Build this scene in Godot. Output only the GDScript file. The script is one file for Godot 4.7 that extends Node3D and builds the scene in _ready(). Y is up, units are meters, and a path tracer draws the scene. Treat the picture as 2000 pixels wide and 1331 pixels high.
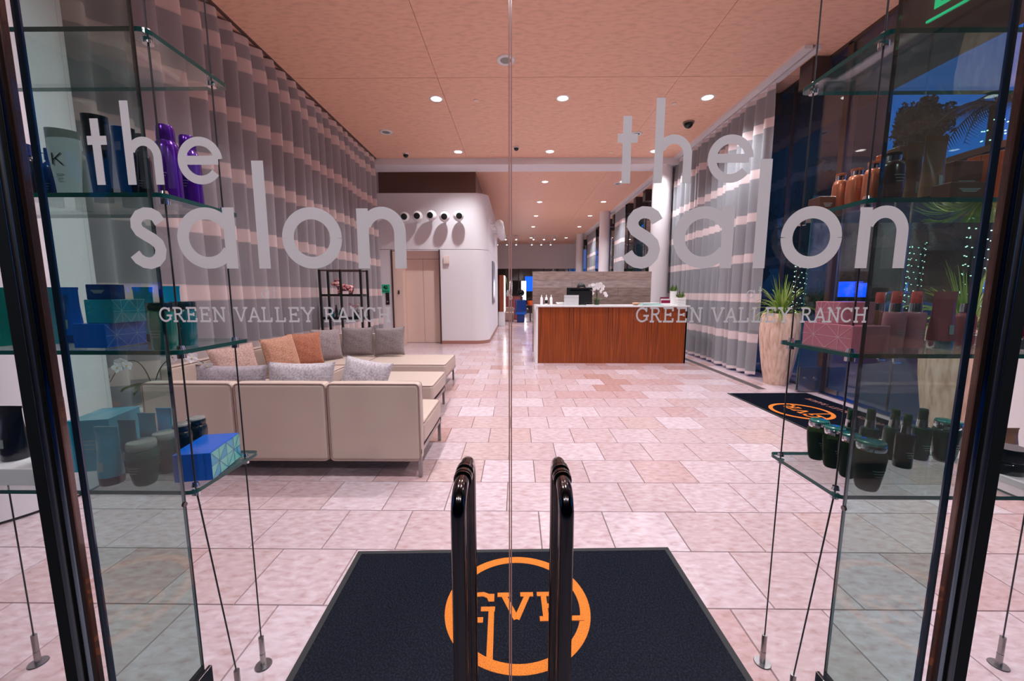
extends Node3D
# Lobby of a salon seen from just outside its glass entrance doors, at dusk.

const CEIL := 4.65
var M := {}
var rng := RandomNumberGenerator.new()


func _ready() -> void:
	rng.seed = 11
	# ---- camera
	var cam := Camera3D.new()
	cam.name = "camera"
	cam.position = Vector3(0, 1.42, 0)
	cam.rotation = Vector3(deg_to_rad(-7.12), deg_to_rad(0.6), 0)
	cam.fov = rad_to_deg(2.0 * atan(665.5 / 760.0))
	cam.near = 0.05
	cam.far = 300.0
	add_child(cam)
	# ---- sky, exposure
	var we := WorldEnvironment.new()
	we.name = "dusk_environment"
	var e := Environment.new()
	e.background_mode = Environment.BG_SKY
	var sk := ProceduralSkyMaterial.new()
	sk.sky_top_color = Color(0.0, 0.36, 0.72)
	sk.sky_horizon_color = Color(0.0, 0.42, 0.78)
	sk.ground_bottom_color = Color(0.02, 0.03, 0.05)
	sk.ground_horizon_color = Color(0.02, 0.06, 0.12)
	sk.sky_energy_multiplier = 1.15
	var sky := Sky.new()
	sky.sky_material = sk
	e.sky = sky
	e.tonemap_mode = Environment.TONE_MAPPER_LINEAR
	e.tonemap_exposure = 1.0
	e.sdfgi_enabled = true
	e.ssao_enabled = true
	e.ssil_enabled = true
	we.environment = e
	add_child(we)
	# ---- the lamps: strength of one downlight, and its colour
	lamp_energy = 8.4
	lamp_color = Color(0.965, 0.975, 1.0)
	materials()
	shell()
	elevator()
	right_facade()
	outside()
	downlights()
	ceiling_fittings()
	curtains()
	entrance()
	display(-1)
	display(1)
	mats()
	sofa()
	reception()
	planters()
	rack()
	far_salon()


var lamp_energy := 6.0
var porch_energy := 2.2
var lamp_color := Color.WHITE


# ------------------------------------------------------------------ materials
func mat(called: String, c: Color, rough: float, metal := 0.0) -> StandardMaterial3D:
	var m := StandardMaterial3D.new()
	m.resource_name = called
	m.albedo_color = c
	m.roughness = rough
	m.metallic = metal
	M[called] = m
	return m


func noise_tex(sd: int, freq: float, cols: Array, w := 512, h := 512, octaves := 4, warp := 0.0) -> NoiseTexture2D:
	var n := FastNoiseLite.new()
	n.seed = sd
	n.frequency = freq
	n.fractal_octaves = octaves
	n.noise_type = FastNoiseLite.TYPE_SIMPLEX_SMOOTH
	if warp > 0.0:
		n.domain_warp_enabled = true
		n.domain_warp_amplitude = warp
		n.domain_warp_frequency = freq
	var t := NoiseTexture2D.new()
	t.width = w
	t.height = h
	t.seamless = true
	t.noise = n
	if cols.size():
		var g := Gradient.new()
		var offs := PackedFloat32Array()
		var cc := PackedColorArray()
		for i in cols.size():
			offs.append(float(i) / (cols.size() - 1))
			cc.append(cols[i])
		g.offsets = offs
		g.colors = cc
		t.color_ramp = g
	return t


func triplanar(m: StandardMaterial3D, t: Texture2D, sc: Vector3, world := true, off := Vector3.ZERO) -> void:
	m.albedo_texture = t
	m.uv1_triplanar = true
	m.uv1_world_triplanar = world
	m.uv1_scale = sc
	m.uv1_offset = off


func pane(called: String, c: Color, a: float) -> void:
	var m := mat(called, Color(c.r, c.g, c.b, a), 0.01)
	m.transparency = BaseMaterial3D.TRANSPARENCY_ALPHA
	m.cull_mode = BaseMaterial3D.CULL_DISABLED


func materials() -> void:
	# floor: five tones of travertine
	var trav := noise_tex(3, 0.02, [Color(0.80, 0.68, 0.66), Color(0.90, 0.83, 0.82), Color(0.94, 0.89, 0.89), Color(0.99, 0.97, 0.97)], 1024, 1024, 6, 40.0)
	var tones := [Color(0.82, 0.765, 0.785), Color(0.80, 0.735, 0.745), Color(0.785, 0.69, 0.69), Color(0.845, 0.805, 0.83), Color(0.80, 0.725, 0.72), Color(0.75, 0.625, 0.60)]
	for i in tones.size():
		var m := mat("travertine_%d" % i, tones[i], 0.16)
		triplanar(m, trav, Vector3(0.55, 0.9, 1.25), true, Vector3(0.37 * i, 0.1, 0.23 * i))
		m.metallic_specular = 0.45
	mat("grout", Color(0.42, 0.33, 0.32), 0.8)
	var ply := noise_tex(5, 0.02, [Color(0.90, 0.87, 0.86), Color(0.98, 0.97, 0.97), Color(1, 1, 1)], 512, 512, 5, 20.0)
	var mc := mat("ceiling_wood", Color(0.965, 0.76, 0.65), 0.55)
	triplanar(mc, ply, Vector3(0.5, 1, 1.6))
	mat("seam", Color(0.45, 0.30, 0.24), 0.8)
	var plaster := mat("white_plaster", Color(0.90, 0.875, 0.885), 0.6)
	plaster.metallic_specular = 0.35
	mat("white_paint", Color(0.90, 0.88, 0.88), 0.4)
	mat("white_gloss", Color(0.92, 0.91, 0.91), 0.15)
	mat("dark_seam", Color(0.25, 0.20, 0.20), 0.8)
	mat("bronze_panel", Color(0.46, 0.31, 0.25), 0.3)
	mat("brown_trim", Color(0.30, 0.20, 0.18), 0.4)
	mat("stone_base", Color(0.66, 0.45, 0.40), 0.35)
	mat("elevator_tan", Color(0.93, 0.81, 0.75), 0.4)
	mat("black", Color(0.025, 0.025, 0.028), 0.35)
	mat("black_gloss", Color(0.012, 0.012, 0.014), 0.1)
	mat("rubber", Color(0.02, 0.02, 0.022), 0.6)
	mat("chrome", Color(0.86, 0.86, 0.88), 0.08, 1.0)
	mat("dark_chrome", Color(0.42, 0.38, 0.38), 0.12, 1.0)
	mat("steel", Color(0.62, 0.60, 0.60), 0.28, 1.0)
	mat("cable_steel", Color(0.26, 0.24, 0.25), 0.35, 0.8)
	mat("bronze_post", Color(0.40, 0.30, 0.27), 0.22, 0.9)
	mat("mullion", Color(0.27, 0.18, 0.15), 0.35)
	pane("door_glass", Color(0.60, 0.75, 0.72), 0.004)
	pane("shelf_glass", Color(0.30, 0.50, 0.47), 0.11)
	pane("facade_glass", Color(0.16, 0.26, 0.23), 0.05)
	var fin := mat("tinted_glass", Color(0.72, 0.84, 0.81, 0.0), 0.0)
	fin.refraction_enabled = true
	fin.refraction_scale = 0.038
	mat("teal_edge", Color(0.03, 0.28, 0.27), 0.12)
	mat("dark_edge", Color(0.02, 0.10, 0.11), 0.15)
	var be := mat("blue_edge", Color(0.0, 0.13, 0.26), 0.08)
	be.metallic_specular = 0.7
	mat("seam_edge", Color(0.75, 0.55, 0.52), 0.1)
	var vinyl := mat("frosted_vinyl", Color(0.50, 0.49, 0.53), 0.9)
	vinyl.backlight_enabled = true
	vinyl.backlight = Color(0.92, 0.92, 0.92)
	vinyl.cull_mode = BaseMaterial3D.CULL_DISABLED
	# textiles
	var leather := mat("leather", Color(0.76, 0.675, 0.625), 0.42)
	leather.metallic_specular = 0.4
	mat("leather_piping", Color(0.62, 0.50, 0.47), 0.45)
	var wool := noise_tex(9, 0.05, [Color(0.60, 0.57, 0.57), Color(0.85, 0.84, 0.84), Color(1, 1, 1)], 256, 256, 4)
	for d in [["velvet_grey", Color(0.61, 0.55, 0.55)], ["velvet_silver", Color(0.82, 0.77, 0.79)], ["velvet_lilac", Color(0.72, 0.66, 0.69)], ["velvet_pink", Color(0.84, 0.68, 0.63)], ["velvet_peach", Color(0.86, 0.62, 0.50)], ["velvet_orange", Color(0.78, 0.47, 0.34)], ["velvet_taupe", Color(0.66, 0.58, 0.58)]]:
		var m2 := mat(d[0], d[1], 0.75)
		triplanar(m2, wool, Vector3(3.5, 3.5, 3.5), false)
		m2.rim_enabled = true
		m2.rim = 0.6
		m2.rim_tint = 0.4
	var pile := noise_tex(21, 0.085, [Color(0.0, 0.0, 0.02), Color(0.25, 0.25, 0.28), Color(0.7, 0.7, 0.74), Color(1, 1, 1)], 512, 512, 2)
	var mm := mat("mat_pile", Color(0.13, 0.14, 0.19), 0.95)
	mm.metallic_specular = 0.1
	triplanar(mm, pile, Vector3(2.2, 2.2, 2.2))
	var mo := mat("mat_orange", Color(0.93, 0.50, 0.08), 0.95)
	triplanar(mo, noise_tex(22, 0.16, [Color(0.62, 0.62, 0.62), Color(0.9, 0.9, 0.9), Color(1, 1, 1)], 256, 256, 2), Vector3(4, 4, 4))
	mat("mat_pink", Color(0.60, 0.40, 0.36), 0.95)
	mat("mat_rubber", Color(0.07, 0.06, 0.055), 0.7)
	# wood
	var grain := noise_tex(31, 0.02, [Color(0.32, 0.12, 0.03), Color(0.40, 0.16, 0.05), Color(0.68, 0.35, 0.17), Color(0.46, 0.19, 0.06), Color(0.62, 0.30, 0.14), Color(0.40, 0.16, 0.05), Color(0.72, 0.40, 0.22)], 1024, 256, 3, 0.0)
	var dw := mat("zebra_wood", Color(1.0, 0.93, 0.45), 0.38)
	triplanar(dw, grain, Vector3(1.3, 0.05, 1.3))
	var plankgrain := noise_tex(33, 0.02, [Color(0.58, 0.50, 0.48), Color(0.68, 0.60, 0.58), Color(0.76, 0.69, 0.66)], 512, 512, 5, 25.0)
	for i in 3:
		var pm := mat("plank_%d" % i, [Color(0.98, 0.95, 0.93), Color(0.9, 0.86, 0.84), Color(1, 1, 1)][i], 0.7)
		triplanar(pm, plankgrain, Vector3(0.35, 1.4, 1.0), true, Vector3(0.3 * i, 0.2 * i, 0))
	mat("copper_wood", Color(0.55, 0.24, 0.10), 0.4)
	# planters and plants
	var pot := mat("planter_clay", Color(0.94, 0.84, 0.78), 0.8)
	triplanar(pot, noise_tex(41, 0.03, [Color(0.72, 0.64, 0.58), Color(0.95, 0.9, 0.87), Color(1, 1, 1)], 256, 256, 5), Vector3(2.5, 0.5, 2.5), false)
	for d in [["leaf_a", Color(0.38, 0.52, 0.16)], ["leaf_b", Color(0.50, 0.60, 0.24)], ["leaf_c", Color(0.72, 0.76, 0.46)], ["leaf_dark", Color(0.06, 0.14, 0.06)]]:
		var lm := mat(d[0], d[1], 0.45)
		lm.cull_mode = BaseMaterial3D.CULL_DISABLED
		lm.backlight_enabled = true
		lm.backlight = Color(0.35, 0.4, 0.15)
	var petal := mat("petal", Color(0.95, 0.92, 0.93), 0.6)
	petal.cull_mode = BaseMaterial3D.CULL_DISABLED
	petal.backlight_enabled = true
	petal.backlight = Color(0.5, 0.5, 0.5)
	mat("petal_heart", Color(0.85, 0.70, 0.45), 0.6)
	mat("soil", Color(0.10, 0.07, 0.05), 0.95)
	mat("stem_green", Color(0.16, 0.22, 0.08), 0.6)
	# products
	for d in [["navy", Color(0.015, 0.02, 0.075)], ["deep_blue", Color(0.0, 0.16, 0.42)], ["bright_blue", Color(0.0, 0.33, 0.72)], ["turquoise", Color(0.0, 0.52, 0.62)], ["teal", Color(0.0, 0.38, 0.42)], ["cyan", Color(0.0, 0.62, 0.78)], ["sea_green", Color(0.0, 0.44, 0.40)], ["dark_teal", Color(0.0, 0.11, 0.15)],
			["purple", Color(0.34, 0.03, 0.58)], ["dark_violet", Color(0.05, 0.02, 0.13)], ["cap_grey", Color(0.52, 0.52, 0.50)], ["off_white", Color(0.80, 0.79, 0.80)], ["copper", Color(0.72, 0.42, 0.29)], ["dark_copper", Color(0.20, 0.10, 0.075)], ["tan_tube", Color(0.46, 0.33, 0.26)], ["rust_box", Color(0.60, 0.28, 0.16)], ["brown_box", Color(0.36, 0.23, 0.19)],
			["rose", Color(0.70, 0.42, 0.47)], ["dusky_rose", Color(0.55, 0.26, 0.29)], ["wine", Color(0.25, 0.05, 0.10)], ["plum", Color(0.52, 0.09, 0.25)], ["coral", Color(0.80, 0.28, 0.26)], ["dark_green", Color(0.045, 0.085, 0.05)], ["bottle_green", Color(0.07, 0.20, 0.15)], ["pump_green", Color(0.04, 0.20, 0.10)], ["lid_teal", Color(0.0, 0.36, 0.33)], ["olive_dark", Color(0.045, 0.05, 0.045)], ["print_grey", Color(0.55, 0.58, 0.58)]]:
		var pm2 := mat(d[0], d[1], 0.2)
		pm2.clearcoat_enabled = true
		pm2.clearcoat = 0.25
		pm2.clearcoat_roughness = 0.05
	M.copper.metallic = 0.45
	M.copper.roughness = 0.3
	M.purple.metallic = 0.5
	# green see-through plastic of the jars
	for d in [["jar_glass_green", Color(0.16, 0.24, 0.12, 0.30)], ["jar_glass_teal", Color(0.02, 0.42, 0.36, 0.35)]]:
		var jm := mat(d[0], d[1], 0.03)
		jm.refraction_enabled = true
		jm.refraction_scale = 0.012
	# exterior
	mat("paving", Color(0.34, 0.34, 0.38), 0.7)
	mat("canopy", Color(0.42, 0.30, 0.25), 0.8)
	mat("far_building", Color(0.19, 0.14, 0.125), 0.8)
	mat("bark", Color(0.14, 0.10, 0.08), 0.9)
	mat("night_leaf", Color(0.05, 0.075, 0.045), 0.8)
	glow("lamp_glow", Color(1.0, 0.96, 0.93), 6.0)
	glow("exit_glow", Color(0.0, 0.72, 0.48), 0.8)
	glow("string_glow", Color(0.85, 1.0, 0.9), 2.5)
	glow("blue_glow", Color(0.0, 0.36, 1.0), 1.0)
	glow("mirror_glow", Color(1.0, 0.98, 0.98), 6.0)


func glow(called: String, c: Color, energy: float) -> void:
	var m := mat(called, c, 0.5)
	m.emission_enabled = true
	m.emission = c
	m.emission_energy_multiplier = energy


# ------------------------------------------------------------------ node helpers
func st() -> SurfaceTool:
	var s := SurfaceTool.new()
	s.begin(Mesh.PRIMITIVE_TRIANGLES)
	return s


func part(parent: Node, called: String, s, m) -> MeshInstance3D:
	var o := MeshInstance3D.new()
	o.name = called
	o.mesh = s.commit() if s is SurfaceTool else s
	o.material_override = M[m] if m is String else m
	parent.add_child(o, true)
	return o


func tag(o: Node, label: String, category: String, group := "") -> Node:
	o.set_meta("label", label)
	o.set_meta("category", category)
	if group != "":
		o.set_meta("group", group)
	return o


func thing(called: String, label: String, category: String, at := Vector3.ZERO, turn := 0.0, group := "") -> Node3D:
	var o := Node3D.new()
	o.name = called
	add_child(o, true)
	o.position = at
	o.rotation.y = turn
	tag(o, label, category, group)
	return o


func struct(called: String, s, m) -> MeshInstance3D:
	var o := part(self, called, s, m)
	o.set_meta("kind", "structure")
	return o


func struct_root(called: String) -> Node3D:
	var o := Node3D.new()
	o.name = called
	add_child(o, true)
	o.set_meta("kind", "structure")
	return o


# ------------------------------------------------------------------ shapes
func poly(s: SurfaceTool, p: Array, out: Vector3, uvs := []) -> void:
	var n: Vector3 = (p[1] - p[0]).cross(p[2] - p[0])
	if n.length() < 1e-12 and p.size() > 3:
		n = (p[2] - p[0]).cross(p[3] - p[0])
	var ccw: bool = n.dot(out) > 0.0
	n = n.normalized() * (1.0 if ccw else -1.0)
	for i in range(1, p.size() - 1):
		for k in ([0, i + 1, i] if ccw else [0, i, i + 1]):
			s.set_normal(n)
			if uvs.size():
				s.set_uv(uvs[k])
			s.add_vertex(p[k])


func box(s: SurfaceTool, a: Vector3, b: Vector3) -> void:
	var lo := a.min(b)
	var hi := a.max(b)
	for ax in 3:
		for sg in [0, 1]:
			var u := (ax + 1) % 3
			var v := (ax + 2) % 3
			var q := []
			for c in [[0, 0], [1, 0], [1, 1], [0, 1]]:
				var w := Vector3.ZERO
				w[ax] = hi[ax] if sg else lo[ax]
				w[u] = hi[u] if c[0] else lo[u]
				w[v] = hi[v] if c[1] else lo[v]
				q.append(w)
			var o := Vector3.ZERO
			o[ax] = 1.0 if sg else -1.0
			poly(s, q, o)


# rounded box: size, corner radius, k steps round a corner, mid steps across, bulge outward
func rbox(s: SurfaceTool, xf: Transform3D, size: Vector3, r: float, k := 2, mid := 0, bulge := 0.0) -> void:
	var h := size * 0.5
	r = minf(r, minf(h.x, minf(h.y, h.z)))
	var lists := []
	for ax in 3:
		var l := []
		for i in k:
			l.append(Vector2(-(h[ax] - r), -(1.0 - float(i) / k)))
		l.append(Vector2(-(h[ax] - r), 0))
		for i in mid:
			l.append(Vector2(lerpf(-(h[ax] - r), h[ax] - r, float(i + 1) / (mid + 1)), 0))
		l.append(Vector2(h[ax] - r, 0))
		for i in k:
			l.append(Vector2(h[ax] - r, float(i + 1) / k))
		lists.append(l)
	for ax in 3:
		var u := (ax + 1) % 3
		var v := (ax + 2) % 3
		for sg in [-1.0, 1.0]:
			var P := []
			var N := []
			for a in lists[u]:
				var pr := []
				var nr := []
				for b in lists[v]:
					var inner := Vector3.ZERO
					inner[ax] = sg * (h[ax] - r)
					inner[u] = a.x
					inner[v] = b.x
					var d := Vector3.ZERO
					d[ax] = sg
					d[u] = a.y
					d[v] = b.y
					d = d.normalized()
					var pos := inner + d * r
					if bulge != 0.0:
						var uu := pos[u] / h[u]
						var vv := pos[v] / h[v]
						pos[ax] += sg * bulge * (1.0 - uu * uu) * (1.0 - vv * vv)
					pr.append(xf * pos)
					nr.append((xf.basis * d).normalized())
				P.append(pr)
				N.append(nr)
			lattice(s, P, N)


func lattice(s: SurfaceTool, P: Array, N: Array, uv := false) -> void:
	var nu := P.size() - 1
	for i in nu:
		var nv: int = P[i].size() - 1
		for j in nv:
			for t in [[[0, 0], [1, 0], [1, 1]], [[0, 0], [1, 1], [0, 1]]]:
				var a: Vector3 = P[i + t[0][0]][j + t[0][1]]
				var b: Vector3 = P[i + t[1][0]][j + t[1][1]]
				var c: Vector3 = P[i + t[2][0]][j + t[2][1]]
				var n := (b - a).cross(c - a)
				if n.length_squared() < 1e-18:
					continue
				var o: Vector3 = N[i + t[0][0]][j + t[0][1]] + N[i + t[1][0]][j + t[1][1]] + N[i + t[2][0]][j + t[2][1]]
				for q in ([t[0], t[2], t[1]] if n.dot(o) > 0.0 else t):
					s.set_normal(N[i + q[0]][j + q[1]])
					if uv:
						s.set_uv(Vector2(float(i + q[0]) / nu, 1.0 - float(j + q[1]) / nv))
					s.add_vertex(P[i + q[0]][j + q[1]])


# surface from a function of (u, v) in 0..1; normals by differences, turned towards `side`
func sheet(s: SurfaceTool, f: Callable, nu: int, nv: int, side: Callable, uv := false) -> void:
	var P := []
	for i in nu + 1:
		var r := []
		for j in nv + 1:
			r.append(f.call(float(i) / nu, float(j) / nv))
		P.append(r)
	var N := []
	for i in nu + 1:
		var r := []
		for j in nv + 1:
			var du: Vector3 = P[mini(i + 1, nu)][j] - P[maxi(i - 1, 0)][j]
			var dv: Vector3 = P[i][mini(j + 1, nv)] - P[i][maxi(j - 1, 0)]
			var n := du.cross(dv)
			if n.length_squared() < 1e-18:
				n = side.call(P[i][j])
			if n.dot(side.call(P[i][j])) < 0:
				n = -n
			r.append(n.normalized())
		N.append(r)
	lattice(s, P, N, uv)


# turned body: profile of (radius, height) from bottom to top
func lathe(s: SurfaceTool, prof: Array, seg := 24, xf := Transform3D.IDENTITY, sx := 1.0, sz := 1.0) -> void:
	for i in prof.size() - 1:
		var a: Vector2 = prof[i]
		var b: Vector2 = prof[i + 1]
		if a.distance_to(b) < 1e-6:
			continue
		var P := []
		var N := []
		var na := Vector2(b.y - a.y, a.x - b.x).normalized()
		var n0 := na
		var n1 := na
		if i > 0:
			var p := Vector2(a.y - prof[i - 1].y, prof[i - 1].x - a.x).normalized()
			if p.dot(na) > 0.6:
				n0 = (p + na).normalized()
		if i < prof.size() - 2:
			var q := Vector2(prof[i + 2].y - b.y, b.x - prof[i + 2].x).normalized()
			if q.dot(na) > 0.6:
				n1 = (q + na).normalized()
		for k in seg + 1:
			var an := TAU * k / seg
			var c := cos(an)
			var d := sin(an)
			P.append([xf * Vector3(a.x * c * sx, a.y, a.x * d * sz), xf * Vector3(b.x * c * sx, b.y, b.x * d * sz)])
			N.append([(xf.basis * Vector3(n0.x * c / sx, n0.y, n0.x * d / sz)).normalized(), (xf.basis * Vector3(n1.x * c / sx, n1.y, n1.x * d / sz)).normalized()])
		lattice(s, P, N)


func cyl(s: SurfaceTool, a: Vector3, b: Vector3, r: float, seg := 12, r2 := -1.0) -> void:
	var y := (b - a).normalized()
	var x := y.cross(Vector3.RIGHT if absf(y.x) < 0.9 else Vector3.UP).normalized()
	var l := a.distance_to(b)
	if r2 < 0:
		r2 = r
	lathe(s, [Vector2(0, 0), Vector2(r, 0), Vector2(r2, l), Vector2(0, l)], seg, Transform3D(Basis(x, y, x.cross(y)), a))


func tube(s: SurfaceTool, pts: Array, r: float, seg := 8, r_end := -1.0) -> void:
	if r_end < 0:
		r_end = r
	var P := []
	var N := []
	var up := Vector3.UP
	var n := pts.size()
	for i in n:
		var t: Vector3 = (pts[mini(i + 1, n - 1)] - pts[maxi(i - 1, 0)]).normalized()
		if i == 0:
			up = Vector3.UP if absf(t.y) < 0.9 else Vector3.RIGHT
		var x := t.cross(up).normalized()
		up = x.cross(t).normalized()
		var rr := lerpf(r, r_end, float(i) / (n - 1))
		var pr := []
		var nr := []
		for k in seg + 1:
			var a := TAU * k / seg
			var d := x * cos(a) + up * sin(a)
			pr.append(pts[i] + d * rr)
			nr.append(d)
		P.append(pr)
		N.append(nr)
	lattice(s, P, N)
	for e in [0, n - 1]:
		var q: Array = P[e].slice(0, seg)
		poly(s, q, (pts[0] - pts[1]) if e == 0 else (pts[n - 1] - pts[n - 2]))


func arc_pts(c: Vector2, rx: float, ry: float, a0: float, a1: float, n := 24) -> Array:
	var r := []
	for i in n + 1:
		var a := deg_to_rad(lerpf(a0, a1, float(i) / n))
		r.append(c + Vector2(cos(a) * rx, sin(a) * ry))
	return r


# flat stroke of width w along 2D points, laid in xf's x-y plane facing its z; with a lift it also gets sides
func ribbon(s: SurfaceTool, pts: Array, w: float, xf: Transform3D, lift := 0.0) -> void:
	var L := []
	var R := []
	var n := pts.size()
	var closed: bool = pts[0].distance_to(pts[n - 1]) < 1e-5
	for i in n:
		var a: Vector2 = (pts[i] - pts[i - 1]).normalized() if i > 0 else Vector2.ZERO
		var b: Vector2 = (pts[i + 1] - pts[i]).normalized() if i < n - 1 else Vector2.ZERO
		if closed and i == 0:
			a = (pts[0] - pts[n - 2]).normalized()
		if closed and i == n - 1:
			b = (pts[1] - pts[0]).normalized()
		if a == Vector2.ZERO:
			a = b
		if b == Vector2.ZERO:
			b = a
		var t := (a + b).normalized()
		var m := Vector2(-t.y, t.x)
		var k := w * 0.5 / maxf(0.35, m.dot(Vector2(-a.y, a.x)))
		L.append(xf * Vector3(pts[i].x + m.x * k, pts[i].y + m.y * k, lift))
		R.append(xf * Vector3(pts[i].x - m.x * k, pts[i].y - m.y * k, lift))
	var o := xf.basis.z
	for i in n - 1:
		poly(s, [L[i], L[i + 1], R[i + 1], R[i]], o)
		if lift > 0.0:
			var dn := o.normalized() * -lift * o.length()
			poly(s, [L[i], L[i + 1], L[i + 1] + dn, L[i] + dn], L[i] - R[i])
			poly(s, [R[i], R[i + 1], R[i + 1] + dn, R[i] + dn], R[i] - L[i])


# capsule field meshed as surface nets. bones: [from, to, r_from, r_to]
func blob(s: SurfaceTool, bones: Array, cell: float, blend: float) -> void:
	var lo := Vector3.INF
	var hi := -Vector3.INF
	for b in bones:
		var r: float = maxf(b[2], b[3]) + cell * 2.0
		lo = lo.min(b[0].min(b[1]) - Vector3.ONE * r)
		hi = hi.max(b[0].max(b[1]) + Vector3.ONE * r)
	var n := Vector3i(((hi - lo) / cell).ceil()) + Vector3i.ONE
	var F := PackedFloat32Array()
	F.resize(n.x * n.y * n.z)
	F.fill(1.0)
	for b in bones:
		var A: Vector3 = b[0]
		var B: Vector3 = b[1]
		var ra: float = b[2]
		var rb: float = b[3]
		var m := maxf(ra, rb) + blend + cell * 2.0
		var i0 := Vector3i(((A.min(B) - Vector3.ONE * m - lo) / cell).floor()).clamp(Vector3i.ZERO, n - Vector3i.ONE)
		var i1 := Vector3i(((A.max(B) + Vector3.ONE * m - lo) / cell).ceil()).clamp(Vector3i.ZERO, n - Vector3i.ONE)
		var ab := B - A
		var l2 := maxf(ab.length_squared(), 1e-9)
		for x in range(i0.x, i1.x + 1):
			for y in range(i0.y, i1.y + 1):
				for z in range(i0.z, i1.z + 1):
					var p := lo + Vector3(x, y, z) * cell
					var t := clampf((p - A).dot(ab) / l2, 0, 1)
					var d := p.distance_to(A + ab * t) - lerpf(ra, rb, t)
					var k := (x * n.y + y) * n.z + z
					var o := F[k]
					var hh := maxf(blend - absf(o - d), 0.0) / blend
					F[k] = minf(o, d) - hh * hh * blend * 0.25
	var V := {}
	var at := func(x: int, y: int, z: int) -> float: return F[(x * n.y + y) * n.z + z]
	for x in n.x - 1:
		for y in n.y - 1:
			for z in n.z - 1:
				var sum := Vector3.ZERO
				var c := 0
				var neg := 0
				var val := []
				for q in 8:
					var f: float = F[((x + (q & 1)) * n.y + y + ((q >> 1) & 1)) * n.z + z + (q >> 2)]
					val.append(f)
					neg += int(f < 0)
				if neg == 0 or neg == 8:
					continue
				for q in 8:
					for ax in 3:
						var q2 := q | (1 << ax)
						if q2 != q and (val[q] < 0) != (val[q2] < 0):
							var t: float = val[q] / (val[q] - val[q2])
							var p := Vector3(q & 1, (q >> 1) & 1, q >> 2)
							p[ax] = t
							sum += p
							c += 1
				V[Vector3i(x, y, z)] = lo + (Vector3(x, y, z) + sum / c) * cell
	var grad := func(p: Vector3) -> Vector3:
		var g := ((p - lo) / cell).clamp(Vector3.ONE, Vector3(n) - Vector3.ONE * 2.5)
		var i := Vector3i(g.round())
		return Vector3(at.call(i.x + 1, i.y, i.z) - at.call(i.x - 1, i.y, i.z), at.call(i.x, i.y + 1, i.z) - at.call(i.x, i.y - 1, i.z), at.call(i.x, i.y, i.z + 1) - at.call(i.x, i.y, i.z - 1)).normalized()
	for x in range(1, n.x - 1):
		for y in range(1, n.y - 1):
			for z in range(1, n.z - 1):
				var f0: float = at.call(x, y, z)
				for ax in 3:
					var d := Vector3i.ZERO
					d[ax] = 1
					var f1: float = at.call(x + d.x, y + d.y, z + d.z)
					if (f0 < 0) == (f1 < 0):
						continue
					var u := Vector3i.ZERO
					u[(ax + 1) % 3] = 1
					var v := Vector3i.ZERO
					v[(ax + 2) % 3] = 1
					var b := Vector3i(x, y, z)
					var q := [V.get(b - u - v), V.get(b - v), V.get(b), V.get(b - u)]
					if q.has(null):
						continue
					var N := [[grad.call(q[0]), grad.call(q[1])], [grad.call(q[3]), grad.call(q[2])]]
					lattice(s, [[q[0], q[1]], [q[3], q[2]]], N)


func pillow(s: SurfaceTool, xf: Transform3D, w: float, h: float, t: float) -> void:
	for sg in [-1.0, 1.0]:
		var f := func(u: float, v: float) -> Vector3:
			var a := u * 2.0 - 1.0
			var b := v * 2.0 - 1.0
			var th := t * 0.5 * pow(maxf(0.0, (1.0 - a * a) * (1.0 - b * b)), 0.42)
			var x := w * 0.5 * a * (1.0 - 0.07 * (1.0 - b * b) * absf(a))
			var y := h * 0.5 * b * (1.0 - 0.07 * (1.0 - a * a) * absf(b))
			th += 0.006 * sin(a * 9.0 + b * 4.0) * sin(b * 7.0 - a * 3.0) * (1.0 - a * a) * (1.0 - b * b)
			return xf * Vector3(x, y, sg * th)
		sheet(s, f, 18, 18, func(_p): return xf.basis.z * sg)


# ------------------------------------------------------------------ the room
func tile_mesh(s: SurfaceTool, at: Vector3, w: float, d: float) -> void:
	var c := 0.0018
	var T := []
	var B := []
	for k in [[-1, -1], [1, -1], [1, 1], [-1, 1]]:
		T.append(at + Vector3(k[0] * (w / 2 - c), 0, k[1] * (d / 2 - c)))
		B.append(at + Vector3(k[0] * w / 2, -0.006, k[1] * d / 2))
	poly(s, T, Vector3.UP)
	for i in 4:
		var j := (i + 1) % 4
		poly(s, [T[i], T[j], B[j], B[i]], (B[i] + B[j]) * 0.5 - at + Vector3(0, 0.004, 0))


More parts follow.
